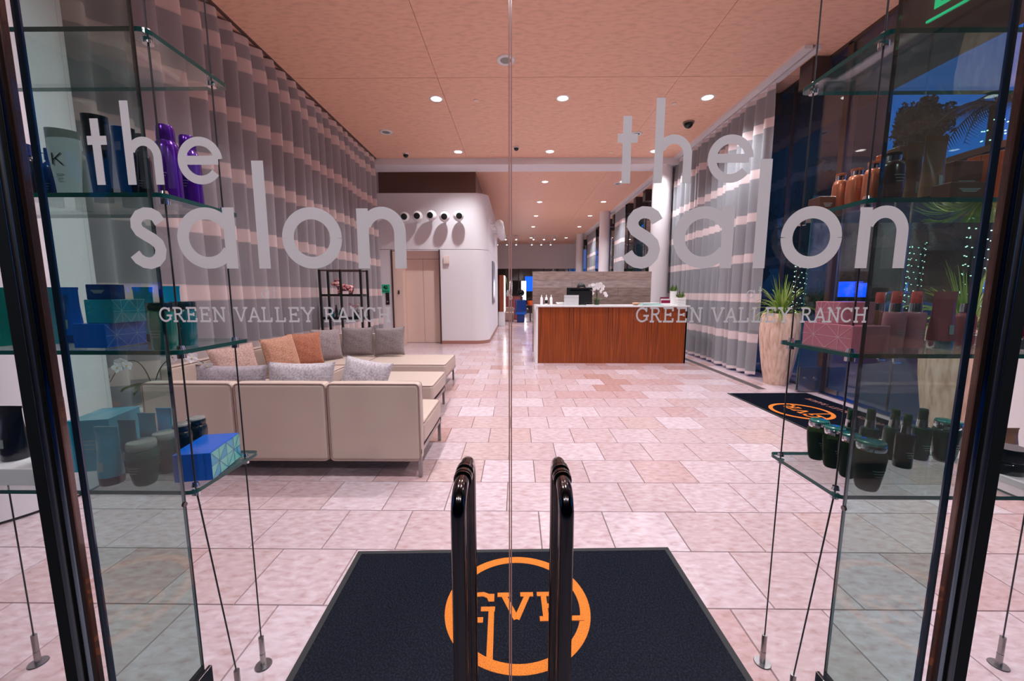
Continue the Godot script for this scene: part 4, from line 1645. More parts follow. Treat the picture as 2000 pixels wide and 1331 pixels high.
func products() -> Array:
	return [
		["bottle", -1.421, 1.686, -1.170, 0.043, 0.160, "navy", "deep_blue", "bottle", "bottles on the upper left shelf", "navy bottle with a blue cap, at the far left behind the door post"],
		["bottle", -1.450, 1.686, -1.250, 0.037, 0.174, "deep_blue", "deep_blue", "bottle", "bottles on the upper left shelf", "slim bright blue bottle half hidden behind the white K bottle"],
		["oval", -1.244, 1.686, -1.110, 0.086, 0.177, "off_white", "cap_grey", "bottle", "bottles on the upper left shelf", "tall oval white bottle printed with a black letter K"],
		["bottle", -1.425, 1.686, -1.310, 0.041, 0.237, "cap_grey", "off_white", "bottle", "bottles on the upper left shelf", "grey bottle with a pale cap at the back beside the K bottle"],
		["oval", -1.228, 1.686, -1.185, 0.073, 0.246, "navy", "navy", "bottle", "bottles on the upper left shelf", "tallest navy oval bottle, just right of the white K bottle"],
		["oval", -1.216, 1.686, -1.255, 0.068, 0.240, "dark_violet", "navy", "bottle", "bottles on the upper left shelf", "dark violet-navy bottle behind the letter t of the door lettering"],
		["bottle", -1.221, 1.686, -1.320, 0.048, 0.241, "dark_violet", "dark_violet", "bottle", "bottles on the upper left shelf", "dark slim bottle at the back beside the glass fin edge"],
		["can", -1.015, 1.686, -1.180, 0.059, 0.211, "purple", "purple", "spray can", "bottles on the upper left shelf", "taller purple spray can, left of the two purple cans"],
		["can", -1.018, 1.686, -1.260, 0.059, 0.212, "purple", "purple", "spray can", "bottles on the upper left shelf", "smaller purple spray can at the right end of the shelf"],
		["carton", -1.572, 1.258, -1.170, 0.044, 0.178, "sea_green", "", "box", "blue products on the middle left shelf", "tall sea green carton at the outer end of the blue shelf"],
		["carton", -1.468, 1.258, -1.200, 0.041, 0.179, "teal", "", "box", "blue products on the middle left shelf", "narrow teal carton standing just inside the metal door post"],
		["tube", -1.446, 1.258, -1.250, 0.057, 0.179, "bright_blue", "deep_blue", "tube", "blue products on the middle left shelf", "bright blue tube standing behind the stacked wrapped cartons"],
		["tube", -1.242, 1.258, -1.285, 0.067, 0.180, "turquoise", "navy", "tube", "blue products on the middle left shelf", "turquoise tube to the right of the wrapped cartons"],
		["tube", -1.174, 1.258, -1.320, 0.064, 0.184, "cyan", "navy", "tube", "blue products on the middle left shelf", "bright cyan tube behind the two dark lidded tubs"],
		["jar", -1.017, 1.258, -1.105, 0.073, 0.134, "sea_green", "dark_teal", "tub", "blue products on the middle left shelf", "green tub with a wide dark lid, left one of the pair"],
		["jar", -1.026, 1.258, -1.190, 0.068, 0.135, "teal", "dark_teal", "tub", "blue products on the middle left shelf", "teal tub with a wide dark lid, right of the pair"],
		["tube", -1.593, 0.895, -1.170, 0.082, 0.172, "navy", "navy", "tube", "blue products on the lowest left shelf", "large navy tub bottle on the white riser at the outer end"],
		["carton", -1.601, 0.841, -1.300, 0.029, 0.217, "navy", "", "box", "blue products on the lowest left shelf", "thin navy carton standing upright just inside the metal post"],
		["tube", -1.244, 0.841, -1.120, 0.073, 0.178, "turquoise", "navy", "tube", "blue products on the lowest left shelf", "front turquoise tube with a dark foot cap before the long blue carton"],
		["tube", -1.262, 0.841, -1.200, 0.057, 0.171, "teal", "navy", "tube", "blue products on the lowest left shelf", "dark teal tube with dark foot cap, second tube from the long carton"],
		["tube", -1.264, 0.841, -1.270, 0.060, 0.172, "turquoise", "teal", "tube", "blue products on the lowest left shelf", "turquoise tube behind the green jar"],
		["tube", -1.260, 0.841, -1.330, 0.055, 0.172, "cyan", "teal", "tube", "blue products on the lowest left shelf", "cyan tube at the very back beside the fin edge"],
		["jarc", -1.136, 0.841, -1.115, 0.079, 0.136, "jar_glass_teal", "cap_grey", "jar", "blue products on the lowest left shelf", "see-through green jar with a grey lid, at the front"],
		["jarc", -1.138, 0.841, -1.193, 0.067, 0.134, "jar_glass_teal", "cap_grey", "jar", "blue products on the lowest left shelf", "teal jar with a grey lid, behind the front green jar"],
		["jarc", -1.135, 0.841, -1.260, 0.060, 0.140, "dark_teal", "dark_teal", "jar", "blue products on the lowest left shelf", "dark teal jar with pale-topped lid, left of the dark pair"],
		["jarc", -1.137, 0.841, -1.325, 0.062, 0.140, "dark_teal", "dark_teal", "jar", "blue products on the lowest left shelf", "dark teal jar at the back, right of the dark pair"],
		["flask", 1.042, 1.668, -1.315, 0.041, 0.131, "copper", "chrome", "bottle", "copper products on the upper right shelf", "copper flask with chrome collar, farthest back of the three"],
		["flask", 1.038, 1.668, -1.250, 0.048, 0.127, "copper", "chrome", "bottle", "copper products on the upper right shelf", "copper flask with chrome collar, middle one of the three"],
		["flask", 1.031, 1.668, -1.185, 0.046, 0.127, "copper", "chrome", "bottle", "copper products on the upper right shelf", "copper flask with chrome collar, nearest of the three"],
		["flask", 1.032, 1.668, -1.125, 0.059, 0.129, "dark_copper", "chrome", "bottle", "copper products on the upper right shelf", "dark brown flask with chrome cap behind the fin glass"],
		["tube", 1.221, 1.668, -1.260, 0.053, 0.205, "tan_tube", "dark_copper", "tube", "copper products on the upper right shelf", "brown tube, the shorter of the two standing tall tubes"],
		["tube", 1.211, 1.668, -1.190, 0.065, 0.198, "tan_tube", "dark_copper", "tube", "copper products on the upper right shelf", "tallest brown tube behind the fin glass"],
		["carton", 1.371, 1.668, -1.270, 0.088, 0.147, "brown_box", "", "box", "copper products on the upper right shelf", "square brown carton behind the low brown carton"],
		["carton", 1.212, 1.668, -1.115, 0.101, 0.045, "brown_box", "", "box", "copper products on the upper right shelf", "low wide brown carton in front near the blue fin edge"],
		["carton", 1.497, 1.668, -1.330, 0.041, 0.186, "rust_box", "", "box", "copper products on the upper right shelf", "rust coloured carton at the back beside the blue fin edge"],
		["carton", 1.457, 1.668, -1.250, 0.041, 0.171, "rust_box", "", "box", "copper products on the upper right shelf", "rust coloured carton between the blue fin edge and the door post"],
		["carton", 0.985, 1.668, -1.310, 0.051, 0.054, "brown_box", "", "box", "copper products on the upper right shelf", "small brown carton at the inner end of the copper shelf"],
		["carton", 1.188, 1.668, -1.335, 0.027, 0.193, "rust_box", "", "box", "copper products on the upper right shelf", "small orange-brown carton peeping over the copper flasks"],
		["carton", 1.239, 1.668, -1.330, 0.044, 0.213, "tan_tube", "", "box", "copper products on the upper right shelf", "tan carton standing behind the dark brown flask"],
		["spray", 1.222, 1.252, -1.320, 0.051, 0.169, "dusky_rose", "coral", "pump bottle", "pink products on the middle right shelf", "rose pump bottle with coral top, farthest back on the pink shelf"],
		["spray", 1.171, 1.252, -1.210, 0.056, 0.172, "rose", "coral", "pump bottle", "pink products on the middle right shelf", "rose pump bottle with coral top, left of the front pair"],
		["spray", 1.231, 1.252, -1.210, 0.056, 0.172, "rose", "coral", "pump bottle", "pink products on the middle right shelf", "rose pump bottle with coral top, right of the front pair"],
		["tube", 1.296, 1.252, -1.190, 0.073, 0.172, "dusky_rose", "chrome", "tube", "pink products on the middle right shelf", "dark rose tube on a chrome foot cap beside the pump bottles"],
		["bottle", 1.430, 1.252, -1.250, 0.047, 0.134, "dusky_rose", "chrome", "bottle", "pink products on the middle right shelf", "dusky rose bottle behind the blue fin edge"],
		["carton", 1.558, 1.285, -1.250, 0.054, 0.126, "plum", "", "box", "pink products on the middle right shelf", "tall plum carton on the silver riser, nearer the metal post"],
		["carton", 1.607, 1.285, -1.220, 0.054, 0.123, "plum", "", "box", "pink products on the middle right shelf", "tall plum carton on the silver riser at the outer end"],
		["jarc", 1.060, 0.838, -1.325, 0.065, 0.141, "jar_glass_green", "chrome", "jar", "green products on the lowest right shelf", "dark green jar with chrome and teal lid, farthest of four"],
		["jarc", 1.062, 0.838, -1.260, 0.064, 0.139, "jar_glass_green", "chrome", "jar", "green products on the lowest right shelf", "dark green jar with chrome and teal lid, second farthest of four"],
		["jarc", 1.058, 0.838, -1.190, 0.065, 0.142, "jar_glass_green", "chrome", "jar", "green products on the lowest right shelf", "dark green jar with chrome and teal lid, second nearest of four"],
		["jarc", 1.054, 0.838, -1.112, 0.079, 0.149, "jar_glass_green", "chrome", "jar", "green products on the lowest right shelf", "dark green jar with chrome and teal lid, nearest of four"],
		["spray", 1.176, 0.838, -1.335, 0.048, 0.177, "bottle_green", "pump_green", "pump bottle", "green products on the lowest right shelf", "green pump bottle at the back behind the jars"],
		["spray", 1.238, 0.838, -1.320, 0.053, 0.182, "bottle_green", "pump_green", "pump bottle", "green products on the lowest right shelf", "green pump bottle just right of the fin edge"],
		["spray", 1.331, 0.838, -1.330, 0.055, 0.179, "bottle_green", "pump_green", "pump bottle", "green products on the lowest right shelf", "green pump bottle, left one at the back of the trio"],
		["spray", 1.308, 0.838, -1.265, 0.051, 0.182, "dark_green", "pump_green", "pump bottle", "green products on the lowest right shelf", "darker green pump bottle at the front of the trio"],
		["spray", 1.427, 0.838, -1.330, 0.055, 0.180, "bottle_green", "pump_green", "pump bottle", "green products on the lowest right shelf", "green pump bottle, right one at the back of the trio"],
		["jarc", 1.493, 0.838, -1.310, 0.075, 0.146, "bottle_green", "chrome", "jar", "green products on the lowest right shelf", "green jar with chrome and teal lid beside the blue fin edge"],
		["jarc", 1.596, 0.862, -1.290, 0.057, 0.097, "olive_dark", "olive_dark", "jar", "green products on the lowest right shelf", "tall black jar just outside the metal post"],
		["tube", 1.732, 0.862, -1.330, 0.055, 0.088, "tan_tube", "olive_dark", "tube", "green products on the lowest right shelf", "small tan tube behind the low black tub"],
		["jarlow", 1.539, 0.862, -1.180, 0.088, 0.080, "olive_dark", "olive_dark", "tub", "green products on the lowest right shelf", "low wide black tub at the outer end of the shelf"],
	]


func riser(label: String, at: Vector3, size: Vector3, m: String) -> void:
	var s := st()
	rbox(s, Transform3D(Basis(), Vector3(0, size.y / 2, 0)), size, 0.004, 2)
	var o := part(self, "riser", s, m)
	o.position = at
	tag(o, label, "riser")


func carton(label: String, at: Vector3, size: Vector3, turn: float, m: String, group: String, deco: String) -> void:
	var o := thing("carton", label, "box", at, turn, group)
	var s := st()
	rbox(s, Transform3D(Basis(), Vector3(0, size.y / 2, 0)), size, 0.002, 1)
	part(o, "body", s, m)
	var w := size.x
	var h := size.y
	# inner side face: towards the doorway
	var sg := 1.0 if at.x < 0 else -1.0
	var side := Transform3D(Basis(Vector3(0, 0, -sg), Vector3.UP, Vector3(sg, 0, 0)), Vector3(sg * (w / 2 + 0.0006), h / 2, 0))
	if deco == "print":
		s = st()
		for k in 3:
			ribbon(s, [Vector2(-w * (0.28 - 0.05 * k), -h * 0.08 * k), Vector2(w * (0.28 - 0.05 * k), -h * 0.08 * k)], 0.0022, Transform3D(Basis(), Vector3(0, h * 0.6, size.z / 2 + 0.0006)))
		part(o, "print", s, "print_grey")
	else:
		var n := 2
		var lines := st()
		var pale := st()
		var bright := st()
		for k in n:
			var cw := size.z / n
			var c := Vector2(-size.z / 2 + cw * (k + 0.5), 0)
			var ring := []
			for q in [[-1, -1], [0, -1], [1, -1], [1, 0], [1, 1], [0, 1], [-1, 1], [-1, 0]]:
				ring.append(c + Vector2(q[0] * cw * 0.49, q[1] * h * 0.48))
			for a in 8:
				if deco == "diamond":
					var tri := [c, ring[a], ring[(a + 1) % 8]]
					var p := []
					for t in tri:
						p.append(side * Vector3(t.x, t.y, 0))
					poly(bright if (a + k) % 3 == 0 else pale, p, side.basis.z)
				ribbon(lines, [c, ring[a]], 0.0014 if deco == "lines" else 0.003, side * Transform3D(Basis(), Vector3(0, 0, 0.0005)))
		if deco == "diamond":
			part(o, "facet", pale, mat("facet_pale", Color(0.45, 0.78, 0.74), 0.25))
			part(o, "facet", bright, "cyan")
			part(o, "facet_line", lines, "turquoise")
		else:
			part(o, "facet_line", lines, mat("foil_" + m, (M[m].albedo_color as Color).lerp(Color(0.95, 0.9, 0.92), 0.5), 0.25))


func product(q: Array) -> void:
	var kind: String = q[0]
	var w: float = q[4]
	var h: float = q[5]
	var r := w / 2
	if kind == "carton":
		carton(q[10], Vector3(q[1], q[2] - 0.002, q[3]), Vector3(w, h, minf(w, 0.05)), 0.0, q[6], q[9], "print")
		return
	var names := {"bottle": "bottle", "oval": "oval_bottle", "can": "spray_can", "tube": "tube", "jar": "tub", "jarc": "jar", "jarlow": "tub", "flask": "flask", "spray": "pump_bottle"}
	var o := thing(names[kind], q[10], q[8], Vector3(q[1], q[2] - 0.002, q[3]), 0.0, q[9])
	var s := st()
	match kind:
		"bottle":
			lathe(s, [Vector2(0, 0), Vector2(r * 0.9, 0), Vector2(r, 0.005), Vector2(r, h * 0.66), Vector2(r * 0.9, h * 0.73), Vector2(r * 0.5, h * 0.78), Vector2(r * 0.45, h * 0.82), Vector2(0, h * 0.82)], 28)
			part(o, "body", s, q[6])
			s = st()
			cyl(s, Vector3(0, h * 0.80, 0), Vector3(0, h, 0), r * 0.62, 24, r * 0.58)
			part(o, "cap", s, q[7])
			print_on(o, r, h * 0.38)
		"oval":
			# oval section, wider at the shoulder, with a flush slanted cap
			var f := func(u: float, v: float) -> Vector3:
				var a := TAU * u
				var k := lerpf(0.74, 1.0, smoothstep(0.0, 0.9, v))
				return Vector3(cos(a) * r * k, v * h * 0.84, sin(a) * r * 0.5 * k)
			sheet(s, f, 32, 10, func(p): return Vector3(p.x, 0, p.z))
			var ring := []
			for k in 32:
				ring.append(f.call(k / 32.0, 0.0))
			poly(s, ring, Vector3.DOWN)
			part(o, "body", s, q[6])
			s = st()
			var g := func(u: float, v: float) -> Vector3:
				var a := TAU * u
				return Vector3(cos(a) * r * 1.0, h * 0.842 + v * (h * 0.158 - 0.10 * r * (cos(a) + 1.0)), sin(a) * r * 0.5)
			sheet(s, g, 32, 3, func(p): return Vector3(p.x, 0, p.z))
			ring = []
			for k in 32:
				ring.append(g.call(k / 32.0, 1.0))
			poly(s, ring, Vector3.UP)
			part(o, "cap", s, q[7])
			if q[6] == "off_white":
				s = st()
				var xf := Transform3D(Basis(Vector3.RIGHT, 0.0).scaled(Vector3(0.03, 0.03, 0.03)), Vector3(-0.014, h * 0.44, r * 0.5 + 0.0008))
				ribbon(s, [Vector2(0.1, 0), Vector2(0.1, 1)], 0.12, xf)
				ribbon(s, [Vector2(0.9, 1.0), Vector2(0.16, 0.42)], 0.09, xf)
				ribbon(s, [Vector2(0.34, 0.56), Vector2(0.95, 0.0)], 0.12, xf)
				part(o, "letter", s, "black")
				print_on(o, r * 0.5, h * 0.3)
		"can":
			lathe(s, [Vector2(0, 0), Vector2(r * 0.93, 0), Vector2(r, 0.006), Vector2(r, h * 0.70), Vector2(r * 0.93, h * 0.75), Vector2(r * 0.72, h * 0.80), Vector2(0, h * 0.80)], 32)
			part(o, "body", s, q[6])
			s = st()
			lathe(s, [Vector2(r * 0.70, h * 0.795), Vector2(r * 0.74, h * 0.80), Vector2(r * 0.74, h * 0.97), Vector2(r * 0.66, h), Vector2(0, h)], 32)
			part(o, "cap", s, q[7])
			print_on(o, r, h * 0.35)
		"tube":
			# crimped flat at the top, standing on its cap
			var f := func(u: float, v: float) -> Vector3:
				var a := TAU * u
				var flat := smoothstep(0.0, 1.0, v)
				return Vector3(cos(a) * r * lerpf(0.86, 1.0, v), h * 0.14 + v * h * 0.86, sin(a) * r * lerpf(0.80, 0.05, flat))
			sheet(s, f, 32, 12, func(p): return Vector3(p.x, 0, p.z * 1.5))
			part(o, "body", s, q[6])
			s = st()
			box(s, Vector3(-r, h * 0.955, -0.0016), Vector3(r, h, 0.0016))
			part(o, "crimp", s, q[6])
			s = st()
			lathe(s, [Vector2(0, 0), Vector2(r * 0.76, 0), Vector2(r * 0.8, 0.004), Vector2(r * 0.82, h * 0.14), Vector2(0, h * 0.14)], 28)
			part(o, "cap", s, q[7])
			s = st()
			ribbon(s, [Vector2(0, h * 0.26), Vector2(0, h * 0.42)], r * 0.35, Transform3D(Basis(Vector3.RIGHT, -0.05), Vector3(0, 0, r * 0.86)))
			part(o, "print", s, "print_grey")
		"jar":
			lathe(s, [Vector2(0, 0), Vector2(r * 0.80, 0), Vector2(r * 0.86, 0.006), Vector2(r * 0.97, h * 0.55), Vector2(r * 0.95, h * 0.78), Vector2(r * 0.85, h * 0.84), Vector2(0, h * 0.84)], 32)
			part(o, "body", s, q[6])
			s = st()
			lathe(s, [Vector2(0, h * 0.84), Vector2(r * 0.98, h * 0.84), Vector2(r, h * 0.86), Vector2(r, h * 0.97), Vector2(r * 0.96, h), Vector2(0, h)], 32)
			part(o, "lid", s, q[7])
			print_on(o, r * 0.93, h * 0.4)
		"jarc":
			# narrow foot, full shoulder, low lid
			lathe(s, [Vector2(0, 0), Vector2(r * 0.58, 0), Vector2(r * 0.66, 0.004), Vector2(r * 0.74, h * 0.10), Vector2(r * 0.93, h * 0.45), Vector2(r, h * 0.66), Vector2(r * 0.98, h * 0.76), Vector2(r * 0.86, h * 0.81), Vector2(r * 0.80, h * 0.82), Vector2(0, h * 0.82)], 36)
			part(o, "body", s, q[6])
			s = st()
			lathe(s, [Vector2(0, h * 0.822), Vector2(r * 0.86, h * 0.822), Vector2(r * 0.90, h * 0.84), Vector2(r * 0.90, h * 0.95), Vector2(r * 0.88, h * 0.955)], 36)
			var lid := part(o, "lid", s, q[7])
			s = st()
			lathe(s, [Vector2(r * 0.89, h * 0.955), Vector2(r * 0.86, h * 0.99), Vector2(r * 0.80, h), Vector2(0, h)], 36)
			part(lid, "lid_top", s, "lid_teal" if q[7] == "chrome" else ("cap_grey" if kind == "jarc" and q[6] != "olive_dark" else q[7]))
			if q[6] == "jar_glass_green" or q[6] == "jar_glass_teal":
				s = st()
				lathe(s, [Vector2(0, h * 0.06), Vector2(r * 0.56, h * 0.06), Vector2(r * 0.80, h * 0.45), Vector2(r * 0.86, h * 0.62), Vector2(0, h * 0.62)], 28)
				part(o, "filling", s, "dark_green" if q[6] == "jar_glass_green" else "sea_green")
			print_on(o, r * 0.95, h * 0.46)
		"jarlow":
			lathe(s, [Vector2(0, 0), Vector2(r * 0.94, 0), Vector2(r, 0.005), Vector2(r, h * 0.42), Vector2(r * 0.92, h * 0.46), Vector2(0, h * 0.46)], 36)
			part(o, "body", s, q[6])
			s = st()
			lathe(s, [Vector2(0, h * 0.5), Vector2(r * 0.97, h * 0.5), Vector2(r, h * 0.54), Vector2(r, h * 0.92), Vector2(r * 0.95, h), Vector2(0, h)], 36)
			part(o, "lid", s, q[7])
		"flask":
			lathe(s, [Vector2(0, 0), Vector2(r * 0.88, 0), Vector2(r * 0.95, 0.006), Vector2(r, h * 0.4), Vector2(r * 0.96, h * 0.70), Vector2(r * 0.80, h * 0.80), Vector2(r * 0.62, h * 0.83), Vector2(0, h * 0.83)], 28)
			part(o, "body", s, q[6])
			s = st()
			cyl(s, Vector3(0, h * 0.825, 0), Vector3(0, h * 0.93, 0), r * 0.62, 24)
			part(o, "collar", s, q[7])
			s = st()
			lathe(s, [Vector2(r * 0.62, h * 0.93), Vector2(r * 0.66, h * 0.94), Vector2(r * 0.62, h * 0.99), Vector2(0, h)], 24)
			part(o, "cap", s, q[6])
			print_on(o, r, h * 0.5)
		"spray":
			lathe(s, [Vector2(0, 0), Vector2(r * 0.92, 0), Vector2(r * 0.97, 0.005), Vector2(r, h * 0.5), Vector2(r * 0.96, h * 0.61), Vector2(r * 0.88, h * 0.635), Vector2(0, h * 0.635)], 28)
			part(o, "body", s, q[6])
			s = st()
			cyl(s, Vector3(0, h * 0.635, 0), Vector3(0, h * 0.79, 0), r * 0.56, 24, r * 0.52)
			part(o, "collar", s, "chrome")
			s = st()
			lathe(s, [Vector2(r * 0.46, h * 0.79), Vector2(r * 0.48, h * 0.80), Vector2(r * 0.44, h * 0.985), Vector2(r * 0.38, h), Vector2(0, h * 0.99)], 20)
			rbox(s, Transform3D(Basis(), Vector3(0, h * 0.93, r * 0.45)), Vector3(r * 0.3, h * 0.05, r * 0.2), 0.002, 1)
			part(o, "pump", s, q[7])
			print_on(o, r, h * 0.3)


func print_on(o: Node3D, r: float, y: float) -> void:
	var s := st()
	for k in 3:
		var P := []
		var N := []
		for i in 7:
			var a := PI / 2 + (i / 6.0 - 0.5) * (1.0 - 0.2 * k)
			var n := Vector3(cos(a), 0, sin(a))
			P.append([n * (r * 1.012) + Vector3.UP * (y - k * 0.008), n * (r * 1.012) + Vector3.UP * (y - k * 0.008 + 0.0018)])
			N.append([n, n])
		lattice(s, P, N)
	part(o, "print", s, "print_grey")


# ------------------------------------------------------------------ logo mats
func mats() -> void:
	logo_mat("black entrance mat with an orange ring logo, lying before the glass doors", Vector3(0.009, 0, -1.43), 0.03)
	logo_mat("black entrance mat with an orange ring logo, lying before the side exit", Vector3(3.56, 0, -4.53), PI / 2 + 0.03)


func logo_mat(label: String, at: Vector3, turn: float) -> void:
	var o := thing("entrance_mat", label, "mat", at, turn, "logo entrance mats")
	var s := st()
	rbox(s, Transform3D(Basis(), Vector3(0, 0.004, 0)), Vector3(1.715, 0.007, 1.13), 0.003, 1)
	part(o, "border", s, "mat_rubber")
	s = st()
	rbox(s, Transform3D(Basis(), Vector3(0, 0.006, 0)), Vector3(1.66, 0.009, 1.075), 0.003, 1)
	part(o, "pile", s, "mat_pile")
	# local x to the right, letters rise towards local -z
	var xf := Transform3D(Basis(Vector3(1, 0, 0), Vector3(0, 0, -1), Vector3(0, 1, 0)), Vector3(0.004, 0.0103, -0.168))
	s = st()
	ribbon(s, arc_pts(Vector2.ZERO, 0.302, 0.302, 0, 360, 72), 0.045, xf, 0.0015)
	part(o, "ring", s, "mat_orange")
	s = st()
	var k := 0.157
	var lx := xf * Transform3D(Basis().scaled(Vector3(k, k, 1)), Vector3(-0.255, -0.083, 0))
	var letters := [[Vector2(0.86, 0.72), Vector2(0.80, 0.88), Vector2(0.62, 0.97), Vector2(0.40, 0.95), Vector2(0.22, 0.80), Vector2(0.16, 0.52), Vector2(0.24, 0.22), Vector2(0.42, 0.06), Vector2(0.66, 0.06)]]
	letters.append([Vector2(0.58, 0.42), Vector2(0.98, 0.42)])
	letters.append([Vector2(-0.22, 0.04), Vector2(0.66, 0.04)])
	letters.append([Vector2(0.88, 0.44), Vector2(0.88, -1.38)])
	letters.append([Vector2(0.87, 0.97), Vector2(0.87, 0.68)])
	var up := 0.0019
	for p in letters:
		ribbon(s, p, 0.16, lx, up)
		up += 0.00015
	var vx := lx * Transform3D(Basis(), Vector3(1.083, 0, 0))
	for p in [[Vector2(0.14, 0.93), Vector2(0.50, 0.05)], [Vector2(0.50, 0.05), Vector2(0.86, 0.93)], [Vector2(-0.04, 0.93), Vector2(0.34, 0.93)], [Vector2(0.64, 0.93), Vector2(1.02, 0.93)]]:
		ribbon(s, p, 0.16, vx, up)
		up += 0.00015
	var rx := lx * Transform3D(Basis(), Vector3(2.166, 0, 0))
	for p in [[Vector2(0.24, 0.05), Vector2(0.24, 0.93)], [Vector2(0.06, 0.05), Vector2(0.44, 0.05)], [Vector2(0.05, 0.93), Vector2(0.55, 0.93)], [Vector2(0.55, 0.93), Vector2(0.72, 0.86), Vector2(0.77, 0.70), Vector2(0.70, 0.55), Vector2(0.54, 0.49)], [Vector2(0.24, 0.49), Vector2(0.54, 0.49)], [Vector2(0.50, 0.48), Vector2(0.78, 0.05)], [Vector2(0.70, 0.05), Vector2(1.27, 0.05)]]:
		ribbon(s, p, 0.16, rx, up)
		up += 0.00015
	part(o, "logo", s, "mat_orange")
	s = st()
	slab_text(s, "GREEN VALLEY RANCH", xf * Transform3D(Basis().scaled(Vector3(0.062, 0.075, 1)), Vector3(-0.50, -0.545, 0)), 0.975, 0.62, 0.15, 0.001)
	part(o, "lettering", s, "mat_pink")


# ------------------------------------------------------------------ sofa
func cushion_block(o: Node3D, called: String, c: Vector3, size: Vector3, r: float, bulge: float) -> MeshInstance3D:
	var s := st()
	rbox(s, Transform3D(Basis(), c), size, r, 4, 3, bulge)
	var b := part(o, called, s, "leather")
	# piping round both large faces
	var ax := 1
	if called == "back":
		ax = 0 if size.x < size.z else 2
	var u := (ax + 1) % 3
	var v := (ax + 2) % 3
	s = st()
	for sg in ([1.0, -1.0] if called == "back" else [1.0]):
		var pts := []
		var hu := size[u] / 2 - 0.006
		var hv := size[v] / 2 - 0.006
		var rr := 0.03
		for k in 4:
			var cu: float = (hu - rr) * [1, -1, -1, 1][k]
			var cv: float = (hv - rr) * [1, 1, -1, -1][k]
			for q in 4:
				var a: float = PI / 2 * (k + q / 3.0)
				var p := Vector3.ZERO
				p[ax] = sg * (size[ax] / 2 - r * 0.18)
				p[u] = cu + rr * cos(a)
				p[v] = cv + rr * sin(a)
				pts.append(c + p)
		pts.append(pts[0])
		tube(s, pts, 0.0055, 6)
	part(b, "piping", s, "leather_piping")
	return b


func leg(o: Node3D, x: float, z: float, h := 0.2) -> void:
	var s := st()
	rbox(s, Transform3D(Basis(), Vector3(x, h / 2, z)), Vector3(0.028, h, 0.028), 0.003, 1)
	part(o, "leg", s, "steel")


func rail(o: Node3D, x0: float, z0: float, x1: float, z1: float) -> void:
	var s := st()
	box(s, Vector3(x0, 0.19, z0), Vector3(x1, 0.225, z0 - 0.03))
	box(s, Vector3(x0, 0.19, z1 + 0.03), Vector3(x1, 0.225, z1))
	box(s, Vector3(x0, 0.19, z0), Vector3(x0 + 0.03, 0.225, z1))
	box(s, Vector3(x1 - 0.03, 0.19, z0), Vector3(x1, 0.225, z1))
	part(o, "frame", s, "steel")
	s = st()
	box(s, Vector3(x0 + 0.02, 0.17, z0 - 0.02), Vector3(x1 - 0.02, 0.222, z1 + 0.02))
	part(o, "base_cloth", s, "rubber")


